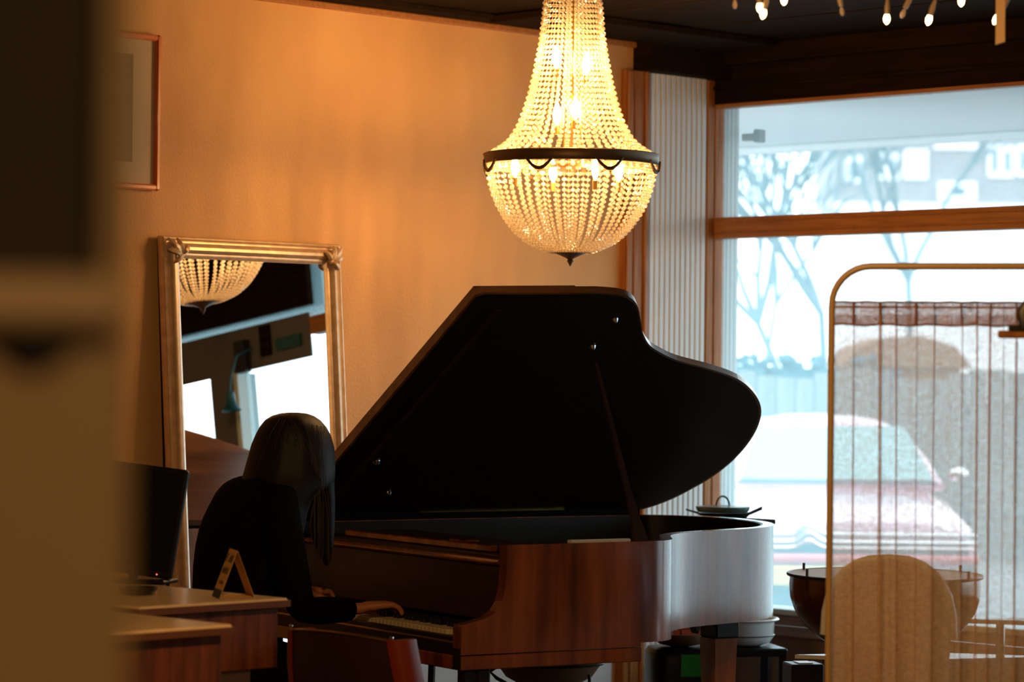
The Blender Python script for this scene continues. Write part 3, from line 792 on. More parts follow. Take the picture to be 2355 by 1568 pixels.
# head with face, looking down at the keys
HC = wp(-.665, 9.07, 1.225)
fwd = (Pd*.80 + Vector((0, 0, -.60))).normalized(); sidev = Qd.copy(); upv = fwd.cross(sidev) * -1
if upv.z < 0: upv = -upv
HM = Matrix((fwd, sidev, upv)).transposed().to_4x4()
hd = B()
rings = []
for i in range(17):
    v = -1 + 2*(i + .02)/16.04
    r_ = math.sqrt(max(.0004, 1 - v*v))
    ring = []
    for k in range(24):
        a = 2*PI*k/24
        x = math.cos(a)*r_; y = math.sin(a)*r_
        wdt = .072 * (1 - .22*max(0, -v)**1.5)
        dx = x*.092 + (.006 if x > 0 else -.008*(v > 0)) - .012*max(0, -v)*(x < 0)
        dy = y*wdt
        if x > .6 and abs(y) < .35:          # nose, brow, lips, chin
            dx += .020*math.exp(-((v + .12)/.16)**2)*math.exp(-(y/.16)**2)
            dx += .005*math.exp(-((v + .50)/.07)**2)*math.exp(-(y/.3)**2)
            dx += .007*math.exp(-((v + .78)/.14)**2)
        if x > .5: dx -= .009*math.exp(-((v - .08)/.10)**2)*(math.exp(-((y - .36)/.16)**2) + math.exp(-((y + .36)/.16)**2))
        ring.append(HM @ Vector((dx, dy, v*.112)) + HC)
    rings.append(ring)
hd.loft(rings)
head = hd.build('head', SKIN, pe, 'all')
B().tube([headb + (HC-headb)*.3 - Pd*.02, neck + Vector((0, 0, -.04))], .05, 12).build('neck', SKIN, pe, True)
for s in (-1, 1):
    B().ball(HM @ Vector((.080, s*.029, .010)) + HC, .011, 8, 6).build('eye', mat('eye_white', (.6, .55, .5), .3), head, True)
    B().ball(HM @ Vector((-.005, s*.074, -.005)) + HC, .022, 8, 6, (.7, .35, 1.3)).build('ear', SKIN, head, True)
B().tube([HM @ Vector((.090, -.022, -.056)) + HC, HM @ Vector((.098, 0, -.054)) + HC, HM @ Vector((.090, .022, -.056)) + HC], .004, 6).build('mouth', mat('lip', (.4, .12, .1), .5), head, True)
# hair: lofted mass that follows the outline in the photograph, with strand ridges
def hair_ring(xl, xr, yy, z_y, dep, n=48, rid=.035, ph=0):
    a = at(xl, z_y, yy); b = at(xr, z_y, yy)
    c = (a + b)/2; hw = (b - a).length/2
    out = []
    for k in range(n):
        an = 2*PI*k/n
        rr = 1 + rid*math.sin(an*11 + ph) * (.5 + .5*math.sin(an*3))
        out.append(Vector((c.x + hw*math.cos(an)*rr, c.y + dep*math.sin(an)*rr, c.z)) - O)
    return out
spec = [(664, 686, 9.06, 948.5, .02), (645, 706, 9.06, 950.5, .06), (626, 722, 9.06, 956, .085), (610, 737, 9.06, 966, .105), (598, 750, 9.06, 981, .118), (588, 760, 9.06, 1000, .128), (578, 767, 9.06, 1024, .132), (571, 770, 9.05, 1050, .132), (563, 770, 9.04, 1078, .128), (556, 769, 9.02, 1104, .12), (551, 740, 8.99, 1128, .11), (549, 716, 8.97, 1150, .10), (552, 706, 8.96, 1180, .09), (560, 700, 8.95, 1215, .085), (575, 690, 8.95, 1250, .07), (600, 668, 8.94, 1285, .05)]
B().loft([hair_ring(a, b, c, y, d, rid=.02 if y < 1000 else .03, ph=y*.002) for a, b, c, y, d in spec]).build('hair', HAIR, pe, 'all')
spec2 = [(700, 767, 9.10, 1060, .05), (712, 769, 9.11, 1090, .05), (722, 769, 9.12, 1115, .045), (724, 770, 9.13, 1150, .04), (716, 770, 9.14, 1180, .035), (712, 769, 9.14, 1215, .028), (718, 767, 9.14, 1240, .020), (728, 765, 9.14, 1262, .014), (738, 761, 9.14, 1282, .008), (747, 755, 9.14, 1300, .003)]
B().loft([hair_ring(a, b, c, y, d, 28, .06, y*.004) for a, b, c, y, d in spec2]).build('hair_lock', HAIR, pe, 'all')
hs = B()
for i in range(34):
    u = random.random()
    x0 = 640 + 110*u; x1 = 560 + 205*(u**.8) if i < 16 else 722 + 47*random.random()
    yb = 1285 - 60*abs(u - .5) + random.uniform(-20, 10)
    pts = []
    for j in range(9):
        v = j/8
        y = 962 + (yb - 962)*v + 20*(u)
        x = x0 + (x1 - x0)*min(1, v*1.7)**.8 + random.uniform(-1, 1)
        dep = .135 - .05*v
        pts.append(at(x, y, 9.05 - dep*(.95 if v > .1 else .7)) - O)
    hs.tube(pts, .0009, 3)
hs.build('loose_strands', HAIR_L, pe, kind='stuff')
# hands
def hand(name, wr, tip, parent, flip=1):
    d = (tip - wr); Lh = d.length; d.normalize()
    sd = d.cross(Vector((0, 0, 1))).normalized() * flip     # toward the little finger
    up = sd.cross(d) * flip
    if up.z < 0: up = -up
    P_ = lambda a, b, c: wr + d*(a*Lh) + sd*b + up*c
    pts = [P_(-.15, 0, 0), P_(.05, 0, .004), P_(.28, .002, .010)]; ed = [(0, 1), (1, 2)]; ra = [(.027, .021), (.026, .019), (.030, .017)]
    base = 2
    for b, ln, dr in ((-.031, .90, 0), (-.010, 1.0, 0), (.011, .95, 0), (.030, .82, 0)):
        i0 = len(pts)
        pts += [P_(.48, b, .012), P_(.48 + .26*ln, b*1.08, .014), P_(.48 + .42*ln, b*1.1, .000), P_(.46 + .50*ln, b*1.1, -.020)]
        ed += [(base, i0), (i0, i0+1), (i0+1, i0+2), (i0+2, i0+3)]
        ra += [(.0115, .0115), (.0088, .0088), (.0080, .0080), (.0062, .0062)]
    i0 = len(pts)
    pts += [P_(.20, -.034, -.004), P_(.40, -.056, -.012), P_(.56, -.058, -.020)]
    ed += [(1, i0), (i0, i0+1), (i0+1, i0+2)]; ra += [(.014, .013), (.0105, .0105), (.008, .008)]
    return skin_chain(name, pts, ed, ra, SKIN, parent)
hand('hand', rw_ + Vector((0, 0, .0)), wp(-.325, 9.03, .765), pe, 1)
hand('hand', lw2, wp(-.585, 9.44, .768), pe, -1)
# piano stool hidden under the pianist
so = thing('piano_stool', 'dark round stool under the seated pianist', 'stool', (-.88, 8.94, 0), YP)
B().lathe([(.02, .34), (.17, .34), (.18, .36), (.175, .385), (.02, .395)], 24).build('seat', LEATHER, so, True)
for a in range(4):
    B().tube([(.12*math.cos(a*PI/2 + .7), .12*math.sin(a*PI/2 + .7), .345), (.17*math.cos(a*PI/2 + .7), .17*math.sin(a*PI/2 + .7), 0)], .013, 8).build('leg', BLACK_METAL, so, True)

# ------------------------------------------------------------------ leather chair in front of the keyboard
c0 = atz(655, 1443, .80); c1 = atz(915, 1464, .80)
cm = (c0 + c1)/2
CY_ = -YW
chr_ = thing('leather_chair', 'low dark brown leather chair with red brown side edge beside the piano keys', 'chair', (cm.x, cm.y, 0), CY_)
hw = (c1 - c0).length/2
def back_ring(u, off, th):   # u -1..1 across, bowed
    return None
bkb = B()
rings = []
for j, (z, wd, yy) in enumerate([(.80, 1.0, 0), (.795, 1.015, 0), (.70, 1.07, .012), (.62, 1.12, .03), (.54, 1.15, .055), (.46, 1.16, .09), (.42, 1.14, .11)]):
    ring = []
    for i in range(13):
        u = -1 + 2*i/12
        ring.append((u*hw*wd, yy - .035*(1 - u*u), z - .010*(u*u)))
    for i in range(12, -1, -1):
        u = -1 + 2*i/12
        ring.append((u*hw*wd, yy + (.040 if j else .02) - .035*(1 - u*u), z - .010*(u*u)))
    rings.append(ring)
bkb.loft(rings).build('backrest', LEATHER, chr_, True)
for s in (-1, 1):
    B().loft([[(s*hw*wd + dx, yy + dy, z) for dx, dy in ((-.002, -.012), (.014*s, -.008), (.030*s, .01), (.034*s, .04), (.022*s, .075), (-.002, .085))] for z, wd, yy in [(.793, 1.0, 0), (.70, 1.07, .012), (.62, 1.12, .03), (.54, 1.15, .055), (.46, 1.16, .09), (.42, 1.14, .11)]]).build('side_edge', RED_LEATHER, chr_, True)
B().tube([(u*hw/6, -.035*(1 - (u/6)**2) - .002, .803 - .010*(u/6)**2) for u in range(-6, 7)], .0035, 6).build('piping', BRASS, chr_, True)
B().ball((-hw*1.0, -.006, .803), .006, 8, 6).build('stud', CHROME, chr_, True)
B().ball((hw*1.0, .006, .798), .006, 8, 6).build('stud', CHROME, chr_, True)
B().box((-hw*1.02, .07, .40), (hw*1.02, .44, .46), .02).build('seat', LEATHER, chr_, True)
for sx in (-1, 1):
    for yy in (.10, .40):
        B().tube([(sx*hw*.92, yy, .41), (sx*hw*1.0, yy + (.03 if yy > .2 else -.03), 0)], .011, 8).build('leg', CHROME, chr_, True)

# ------------------------------------------------------------------ two laminate counters, left
def counter(corner, label, L1, W1):
    t = thing('side_counter', label, 'counter', (corner.x, corner.y, 0), -YW, 'wood fronted laminate counters')
    z = corner.z
    B().box((-W1, -L1, z - .024), (0, 0, z), .008).build('counter_top', FORMICA, t)
    B().box((-W1, -L1 - .0005, z - .023), (.0006, .0006, z - .006)).build('edge_band', TABLE_EDGE, t)
    B().box((-W1 + .03, -L1 + .03, z - .185), (-.022, -.024, z - .024), .002).build('apron', TABLE_WOOD, t)
    return t
ct1 = counter(atz(668, 1374.5, .90), 'pale topped wood counter carrying the monitor and yellow card', .50, .62)
B().box((-.30, -.20, 0), (-.10, -.05, .715), .003).build('leg_panel', WHITE_PANEL, ct1)
ct2 = counter(atz(541, 1435.5, .90), 'nearer wood fronted counter, lower left beside the cabinet', 1.2, .62)
B().box((-.45, -1.1, 0), (-.10, -.10, .715), .003).build('leg_panel', TABLE_WOOD, ct2)
# tent card
a0 = atz(488, 1370, .90); a1 = atz(585, 1374, .90)
b0 = atz(505, 1377.5, .90)
wv = (b0 - a0)
cdz = .125
tc_ = thing('tent_card', 'folded yellow tent card with printed letters standing on the counter', 'card', (0, 0, 0))
bL0, bL1 = a0, b0
bR1 = a1; bR0 = a1 - wv
ap0 = (bL0 + bR0)/2 + Vector((0, 0, cdz)); ap1 = ap0 + wv
ctr = (bL0 + bR1)/2
tc_.location = ctr
def quad_panel(p, q, r, s_, th, nm, m, par):
    n = (q - p).cross(s_ - p).normalized()*th
    return B().loft([[v - ctr for v in (p, q, r, s_)], [v - ctr + n for v in (p, q, r, s_)]]).build(nm, m, par)
pl = quad_panel(bL0, bL1, ap1, ap0, .0008, 'left_panel', CARD, tc_)
quad_panel(bR0, bR1, ap1, ap0, -.0008, 'right_panel', CARD, tc_)
quad_panel(bL0 + Vector((0, 0, .001)), bL1 + Vector((0, 0, .001)), bR1 + Vector((0, 0, .001)), bR0 + Vector((0, 0, .001)), .0008, 'base_panel', CARD, tc_)
u_ = (bL1 - bL0); v_ = (ap0 - bL0); nn = u_.cross(v_).normalized()
if nn.dot(Vector((0, -1, 0))) < 0 and nn.x > 0: nn = -nn
if nn.x > 0: nn = -nn
def on_card(a, b, e=.0012): return bL0 + u_*a + v_*b + nn*e - ctr
B().loft([[on_card(0, .0, .0009), on_card(1, .0, .0009), on_card(1, .17, .0009), on_card(0, .17, .0009)], [on_card(0, 0, .0016), on_card(1, 0, .0016), on_card(1, .17, .0016), on_card(0, .17, .0016)]]).build('blue_band', CARD_BLUE, pl)
GL = {'F': ['111', '100', '110', '100', '100'], 'A': ['010', '101', '111', '101', '101'], 'B': ['110', '101', '110', '101', '110'], 'R': ['110', '101', '110', '101', '101'], 'I': ['1', '1', '1', '1', '1'], '.': ['0', '0', '0', '0', '1'], 'N': ['101', '111', '111', '101', '101']}
lt = B()
for txt, vb, hh, ua, ub in (('F.AB', .74, .16, .08, .92), ('ARI', .50, .13, .15, .85), ('IN', .28, .07, .30, .72)):
    cols = sum(len(GL[c][0]) + 1 for c in txt) - 1; cu = (ub - ua)/cols; x = ua
    for c in txt:
        for r_, row in enumerate(GL[c]):
            for q, bit in enumerate(row):
                if bit == '1':
                    aa, b1 = x + q*cu, vb + hh - (r_ + 1)*hh/5
                    lt.loft([[on_card(aa, b1), on_card(aa + cu, b1), on_card(aa + cu, b1 + hh/5), on_card(aa, b1 + hh/5)], [on_card(aa, b1, .0018), on_card(aa + cu, b1, .0018), on_card(aa + cu, b1 + hh/5, .0018), on_card(aa, b1 + hh/5, .0018)]])
        x += (len(GL[c][0]) + 1)*cu
lt.build('lettering', INK, pl, kind='stuff')
# dish
ds = thing('small_dish', 'small glossy dark dish on the counter left of the yellow card', 'dish', atz(318, 1367, .90))
B().lathe([(.02, .001), (.042, .003), (.050, .012), (.052, .020), (.047, .020), (.043, .012), (.02, .008)], 28).build('bowl', BLACK_PLASTIC, ds, True)
# monitor
mp_ = atz(345, 1341, .90)
mn = thing('monitor', 'black monitor tilted back on the far counter in front of the mirror frame', 'monitor', mp_, math.radians(-14))
B().box((-.14, -.05, 0), (.06, .07, .012), .004).build('base', BLACK_PLASTIC, mn)
MT = Matrix.Translation((0, 0, .018)) @ Matrix.Rotation(math.radians(6), 4, 'Y') @ Matrix.Rotation(math.radians(-9), 4, 'X')
B().box((-.24, -.008, 0), (.062, .018, .312), .006).rot(MT).build('screen_casing', BLACK_PLASTIC, mn)
B().box((-.232, -.0095, .02), (.054, -.0085, .300)).rot(MT).build('screen_panel', mat('screen_off', (.005, .005, .005), .6, spec=.1), mn)
B().tube([(-.05, 0, .01), (-.05, 0, .05)], .014, 8).build('stand', BLACK_PLASTIC, mn)
B().ball(MT @ Vector((.022, -.0105, .009)), .0024, 6, 5).build('power_light', RED_LED, mn)

# ------------------------------------------------------------------ blurred cabinet at the left edge, near the camera
cab = thing('cream_cabinet', 'tall cream painted cabinet filling the left edge, close and out of focus', 'cabinet', (0, 0, 0))
def cx_at(px, Y): return (px - CX)/F_PX*Y
CYc = 1.42
xr = cx_at(304, CYc)
cab.location = (xr, CYc, 0); cab.rotation_euler = (0, 0, math.radians(11))
zz = lambda y: EYE + (834 - y)/F_PX*CYc
B().box((-.62, 0, 0), (0, .45, zz(775)), .003).build('lower_body', CREAM_CAB, cab)
B().box((-.016, 0, zz(775)), (0, .45, 2.4), .003).build('stile', CREAM_CAB, cab)
B().box((-.62, .02, zz(745)), (-.016, .03, 2.4)).build('door_panel', CAB_DARK, cab)
B().box((-.62, .0, 2.3), (0, .45, 2.4)).build('cornice', CREAM_CAB, cab)
B().box((-.62, .03, zz(775)), (-.60, .45, 2.4)).build('stile', CREAM_CAB, cab)
B().box((-.62, -.022, zz(742)), (-.004, .02, zz(628)), .006).build('ledge', mat('ledge_lit_paint', (.85, .62, .32), .45), cab)  # paler cream than the body: light caught from above, put into the paint
B().box((-.62, -.004, zz(790)), (-.008, .02, zz(742))).build('ledge_shadow', CAB_DARK, cab)  # dark strip painted in as the shadow band below the ledge
kb = B().loft([[(cx_at(95, CYc) - xr + dx*w_, -.006 - .012*h, zz(y) ) for dx in (-1, 1)] + [(cx_at(95, CYc) - xr + dx*w_, -.001, zz(y)) for dx in (1, -1)] for y, w_, h in ((770, .020, 0), (790, .019, 1), (815, .011, 1), (845, .004, .5))])
kb.build('drop_handle', BLACK_METAL, cab)

# ------------------------------------------------------------------ linen folding screen, right
sY = 7.0
q0 = at(1913, 700, sY)
SA = -math.radians(16)
sc_ = thing('folding_screen', 'tubular cream metal screen hung with gathered linen gauze', 'screen', (q0.x, q0.y, 0), SA)
ZT = at(1990, 613, sY).z; RT = .0085
SW = 1.15
path = [(0, 0, .03), (0, 0, .8), (0, 0, ZT - .10)]
for i in range(1, 9):
    a = PI/2*i/8; path.append((.095*(1 - math.cos(a)), 0, ZT - .095 + .095*math.sin(a)))
path += [(.4, 0, ZT), (SW - .095, 0, ZT)]
for i in range(1, 9):
    a = PI/2*i/8; path.append((SW - .095 + .095*math.sin(a), 0, ZT - .095 + .095*math.cos(a)))
path += [(SW, 0, .8), (SW, 0, .03)]
B().tube(path, RT, 12).build('tube_frame', CREAM_METAL, sc_, True)
ZC = at(2000, 695, sY).z; ZH = at(2000, 747, sY).z
B().tube([(.006, .004, ZC - .012), (SW - .006, .004, ZC - .012)], .003, 6).build('curtain_wire', CREAM_METAL, sc_, True)
B().tube([(.006, .004, .25), (SW - .006, .004, .25)], .003, 6).build('curtain_wire', CREAM_METAL, sc_, True)
for x in (0, SW):
    B().ball((x, 0, .02), .018, 8, 6).build('foot', BLACK_METAL, sc_, True)
folds = [(1944, .5, .3), (1966, .9, .1), (1990, .3, .2), (2028, 1.0, .25), (2048, .4, .1), (2063, 1.0, .5), (2106, .7, .05), (2144, .5, -.1), (2186, .5, .1), (2216, .9, .0), (2246, .8, .1), (2277, .9, -.05), (2306, .6, .0), (2345, 1.0, .0), (2372, .7, 0), (2400, .9, .1), (2440, .7, 0), (2490, .8, 0), (2540, .8, 0), (2600, .9, 0), (2660, .7, 0), (2720, .8, 0), (2790, .8, 0), (2860, .7, 0), (2920, .8, 0)]
def px2x(px):     # abscissa along the screen for a column of the photograph
    k_ = (px - CX)/F_PX
    return (k_*q0.y - q0.x)/(math.cos(SA) - k_*math.sin(SA))
def curtain(z0, z1, nz, nm, m, amp=1.0, drift=1.0, dy=0, extra=0):
    fx = []
    R = random.Random(5)
    for p, s_, dr in folds:
        fx.append((px2x(p), s_, dr, R.uniform(.0048, .0062)))
        fx.append((px2x(p + R.uniform(8, 18)), .3*R.random(), dr, .008))
        fx.append((px2x(p + R.uniform(-16, 16)), .45*R.random(), dr, .012))
    for e in range(extra):
        fx.append((R.uniform(.01, SW - .02), R.uniform(.2, .6), 0, .006))
    xs = []
    nx = 620
    for i in range(nx + 1): xs.append(.006 + (SW - .012)*i/nx)
    vs, fs = [], []
    for j in range(nz + 1):
        v = j/nz; z = z0 + (z1 - z0)*v
        for x in xs:
            X = x; Yy = .006
            for c, s_, dr, wd_ in fx:
                cc = c + dr*.02*v*drift*(SW > 0)
                d = (x - cc)/wd_
                if abs(d) < 4:
                    g = math.exp(-d*d)
                    X -= s_*amp*wd_*1.9*d*g*1.6
                    Yy -= s_*amp*.012*g
            Yy += .006*math.sin(x*38 + 2*v) + .004*math.sin(x*91 + v*3)
            vs.append((max(.005, min(SW - .005, X)), Yy + dy, z + .0012*math.sin(x*240)*(j == 0) ))
    for j in range(nz):
        for i in range(nx):
            a = j*(nx + 1) + i
            fs.append((a, a + 1, a + nx + 2, a + nx + 1))
    return B().add(vs, fs).build(nm, m, sc_, 'all')
curtain(ZC - .03, .22, 30, 'linen_curtain', GAUZE)
curtain(ZC, ZH, 4, 'gathered_heading', GAUZE_HEM, 1.0, 0, -.004, 40)
B().tube([(x/40*SW, -.004 - .004*math.sin(x*2.1), ZH + .002*math.sin(x*1.7)) for x in range(0, 41)], .0028, 5).build('heading_seam', GAUZE_HEM, sc_, True)
B().tube([(x/40*SW, -.002 - .003*math.sin(x*1.3), ZC + .001*math.sin(x*2.7)) for x in range(0, 41)], .0028, 5).build('heading_seam', GAUZE_HEM, sc_, True)

# clamp lamp at the right edge
cl = thing('clamp_lamp', 'dark clamp with wooden bar at the right edge on the linen screen', 'clamp', at(2340, 768, 6.65))
B().box((-.045, -.006, -.010), (.10, .006, .008), .003).build('wooden_bar', TRIM_WOOD, cl)
B().loft([[(-.02 + a, b, z) for a, b in ((0, -.01), (.06, -.01), (.06, .01), (0, .01))] for z in (.008, .02)]).build('jaw', BLACK_METAL, cl)
B().tube([(.02, 0, .015), (.012, 0, .05), (.03, 0, .085)], [.016, .014, .010], 8).build('arm', BLACK_METAL, cl, True)

# ------------------------------------------------------------------ string lights and hanging batten
sg = thing('string_lights', 'string of warm fairy bulbs hanging under the dark ceiling, top right', 'string lights', (0, 0, 0))
SYl = 7.2
sg.location = at(2000, -60, SYl)
o0 = sg.location.copy()
bl = [(1690, 8, 0, 0, 12), (1748, 18, 1, -2, 14), (1753, 32, 1, 6, 14), (1803, 0, 1, 0, 12), (1938, 24, 0, -5, 12), (2039, 44, 1, 1, 17), (2073, 29, 0, 12, 12), (2133, 46, 1, 8, 17), (2210, 3, 1, 2, 15), (2285, 44, 1, 16, 17)]
wire = []
for px, py, lit, dx, ln in bl:
    tip = at(px, py + 12, SYl) - o0; top = at(px + dx*2.2, py - 46, SYl) - o0; mid = at(px + dx*.7, py - 10, SYl) - o0
    if lit:
        d = (mid - tip)
        B().tube([tip, tip + d*.25, tip + d*.6, tip + d], [.0018, .0068, .0085, .0062], 8).build('bulb', FAIRY, sg, True)
    else:
        d = (mid - tip)
        B().tube([tip, tip + d*.3, tip + d*.6, tip + d*.9], [.003, .0062, .0055, .003], 8).build('bulb', mat('unlit_bulb_glass', (.75, .6, .45), .15), sg, True)
    B().tube([mid, mid + (top - mid)*.45, top], [.0062, .0072, .004], 8).build('socket', mat('socket_plastic', (.5, .36, .2), .35), sg, True)
    wire.append(top)
wire.sort(key=lambda v: v.x)
B().tube([wire[0] + Vector((-.1, 0, .02))] + [w_ + Vector((0, 0, .01)) for w_ in wire] + [wire[-1] + Vector((.3, 0, .02))], .0022, 5).build('cord', mat('green_cord', (.03, .05, .02), .6), sg, True)
for w_ in (wire[2], wire[6], wire[-1]):
    B().tube([w_ + Vector((0, 0, .01)), Vector((w_.x, w_.y, CEIL - o0.z - .002))], .0012, 4).build('hanger', BLACK_METAL, sg)
b0_ = at(2301, 50, 7.1)
ht = thing('hanging_batten', 'pale timber strip hanging from the ceiling by the fairy bulbs', 'batten', (b0_.x, b0_.y, 0), -.35)
zb = at(2301, 100, 7.1).z
B().add([(-.0115, -.003, zb - .003), (.0115, -.003, zb + .004), (.0115, .003, zb + .004), (-.0115, .003, zb - .003), (-.0115, -.003, CEIL), (.0115, -.003, CEIL), (.0115, .003, CEIL), (-.0115, .003, CEIL)],
        [(0,3,2,1),(4,5,6,7),(0,1,5,4),(1,2,6,5),(2,3,7,6),(3,0,4,7)]).build('strip', TIMBER_TAG, ht)

# bell lamp seen in the mirror
bp = rm(3.12, .16, 0)
pb = thing('bell_lamp', 'small teal bell shaped hanging lamp, seen only in the mirror', 'lamp', bp)
B().lathe([(.012, 1.86), (.020, 1.855), (.024, 1.82), (.030, 1.79), (.050, 1.765), (.046, 1.763), (.026, 1.79), (.010, 1.85)], 20).build('shade', TEAL, pb, True)
B().tube([(0, 0, 1.86), (-.01, .01, 1.93), (-.03, .05, 2.03), (.05, .12, 2.07)], .006, 6).build('cord', TEAL, pb, True)

# ------------------------------------------------------------------ things under and behind the piano
# cooking pans on a narrow stand
pz = at(1665, 1192, 11.45).z
psx = at(1665, 1192, 11.45)
stn = thing('narrow_stand', 'narrow dark stand behind the piano tail holding the pans', 'stand', (psx.x, psx.y, 0), -YW)
B().box((-.16, -.13, pz - .02), (.16, .13, pz), .004).build('top', DARK_WOOD, stn)
for sx in (-1, 1):
    for sy in (-1, 1):
        B().box((sx*.14 - .012, sy*.11 - .012, 0), (sx*.14 + .012, sy*.11 + .012, pz - .02)).build('leg', BLACK_METAL, stn)
pan = thing('frying_pan', 'dark green iron pan with long handle behind the piano tail', 'pan', (psx.x, psx.y, pz))
B().lathe([(.0, 0), (.085, 0), (.108, .022), (.112, .024), (.106, .020), (.083, .005), (.0, .005)], 32).build('bowl', IRON_GREEN, pan, True)
B().loft([[(.09 + .06*u, -.013, .010 + .026*u), (.09 + .06*u, .013, .010 + .026*u), (.09 + .06*u, .013, .022 + .028*u), (.09 + .06*u, -.013, .022 + .028*u)] for u in (0, .5, 1)]).build('handle', IRON_GREEN, pan)
B().loft([[(-.10 - .05*u, -.012, .016 + .014*u), (-.10 - .05*u, .012, .016 + .014*u), (-.10 - .05*u, .012, .024 + .014*u), (-.10 - .05*u, -.012, .024 + .014*u)] for u in (0, .5, 1)]).build('helper_handle', IRON_GREEN, pan)
ldd = thing('pan_lid', 'flat pale topped lid with loop handle resting on the iron pan', 'lid', (psx.x - .005, psx.y, pz + .026))
B().lathe([(.0, 0), (.098, 0), (.106, .010), (.108, .022), (.0, .028)], 32).build('disc', mat('lid_enamel', (.07, .10, .085), .3, coat=.3), ldd, True)
B().tube([(.026*math.cos(a), 0, .024 + .038*math.sin(a)) for a in [PI*i/10 for i in range(11)]], .0038, 8).build('loop_handle', IRON_GREEN, ldd, True)

# white enamel basin on a low stool
pb0 = at(1697, 1484, 10.9)
stl = thing('low_stool', 'low dark stool carrying the white enamel basin', 'stool', (pb0.x, pb0.y, 0), .2)
B().box((-.155, -.14, pb0.z - .03), (.155, .14, pb0.z), .006).build('seat', BLACK_PLASTIC, stl)
for sx in (-1, 1):
    for sy in (-1, 1):
        B().box((sx*.135 - .014, sy*.12 - .014, 0), (sx*.135 + .014, sy*.12 + .014, pb0.z - .03)).build('leg', BLACK_PLASTIC, stl)
bs = thing('enamel_basin', 'round white enamel basin with rolled rim under the piano tail', 'basin', pb0)
B().lathe([(.02, 0), (.085, .002), (.118, .014), (.134, .036), (.137, .095), (.150, .097), (.155, .102), (.150, .107), (.132, .104), (.128, .04), (.08, .012), (.0, .010)], 40).build('bowl', ENAMEL, bs, True)
B().lathe([(.1335, .040), (.1385, .041), (.1385, .044), (.1345, .045)], 40, caps=False).build('dark_band', ENAMEL_DARK, bs, True)
B().lathe([(.0, .085), (.127, .085)], 32).build('leaf_filling', mat('green_leaf', (.03, .20, .05), .6), bs)
# black bin with green sticker
bn0 = at(1566, 1486, 10.55)
bn = thing('black_bin', 'rounded black bin with a green square sticker under the piano', 'bin', (bn0.x, bn0.y, 0), .1)
B().loft([[(c_*w_, s_*d_, z) for c_, s_ in [(math.copysign(abs(math.cos(2*PI*k/24))**.5, math.cos(2*PI*k/24)), math.copysign(abs(math.sin(2*PI*k/24))**.5, math.sin(2*PI*k/24))) for k in range(24)]]
          for w_, d_, z in ((.11, .11, 0), (.125, .12, bn0.z - .06), (.125, .12, bn0.z - .02), (.115, .11, bn0.z - .003), (.09, .09, bn0.z))]).build('body', BLACK_PLASTIC, bn, True)
B().box((-.018, -.122, bn0.z - .098), (.058, -.1195, bn0.z - .018)).build('sticker', GREEN, bn)
wbz = bn0.z
wb = thing('wooden_bowl', 'shallow brown wooden bowl on top of the black bin', 'bowl', (bn0.x - .005, bn0.y, wbz))
B().lathe([(.03, 0), (.075, .010), (.105, .032), (.112, .050), (.106, .050), (.07, .02), (.0, .012)], 32).build('bowl', BROWN_POT, wb, True)
ob = thing('orange_tin', 'small orange red tin standing in the brown wooden bowl', 'tin', (bn0.x + .035, bn0.y, wbz + .046), .3)
B().box((-.055, -.04, -.028), (.055, .04, .020), .006).build('body', ORANGE, ob)
B().box((-.056, -.041, .020), (.056, .041, .028), .004).build('lid', ORANGE, ob)

# moulded plywood chair under the piano front
mc0 = at(1262, 1548, 9.7)
mc = thing('plywood_chair', 'moulded brown plywood seat on thin black legs under the piano', 'chair', (mc0.x, mc0.y, 0), .15)
zt = mc0.z + .035
B().loft([[(x*w_, y*w_*.85, z) for x, y in [(math.cos(2*PI*k/28), math.sin(2*PI*k/28)) for k in range(28)]] for w_, z in ((.03, zt - .085), (.09, zt - .075), (.145, zt - .045), (.178, zt), (.165, zt), (.13, zt - .035), (.03, zt - .07))]).build('seat_shell', BROWN_POT, mc, True)
B().tube([(.182*math.cos(2*PI*k/28), .155*math.sin(2*PI*k/28), zt + .001) for k in range(29)], .005, 6).build('seat_rim', BLACK_METAL, mc, True)
B().tube([(-.175, -.10, zt + .01), (-.21, -.08, zt - .02), (-.19, -.09, zt - .04), (-.10, -.06, zt - .09), (0, 0, zt - .10)], .006, 6).build('side_rail', BLACK_METAL, mc, True)
for dx, dy in ((-.235, -.12), (-.19, .12), (.16, -.12), (.16, .12)):
    B().tube([(dx*.75 if dx > 0 else dx, dy*.8, zt - .03), (dx, dy, 0)], .0055, 6).build('leg', BLACK_METAL, mc, True)

# kettledrum
kd0 = at(2035, 1326, 8.3)
kd = thing('kettledrum', 'dark copper bowl kettledrum half hidden by the linen screen', 'drum', (kd0.x, kd0.y, 0))
pr = [(.01, -190), (70, -183), (125, -158), (160, -135), (188, -108), (207, -78), (217, -48), (219, -20), (217, 0)]
B().lathe([(r_/F_PX*8.3, kd0.z + z_/F_PX*8.3) for r_, z_ in pr], 40).build('bowl', COPPER, kd, True)
B().lathe([(.276, kd0.z), (.277, kd0.z + .008), (.01, kd0.z + .008)], 40, caps=False).build('drum_head', mat('drum_skin', (.7, .68, .62), .5), kd, True)
B().tube([(.277*math.cos(2*PI*k/40), .277*math.sin(2*PI*k/40), kd0.z + .005) for k in range(41)], .005, 6).build('hoop', BLACK_METAL, kd, True)
for k in range(6):
    a = 2*PI*k/6 + 3.6
    B().tube([(.262*math.cos(a), .262*math.sin(a), kd0.z), (.262*math.cos(a), .262*math.sin(a), kd0.z + .028)], .004, 6).build('tuning_rod', BLACK_METAL, kd)
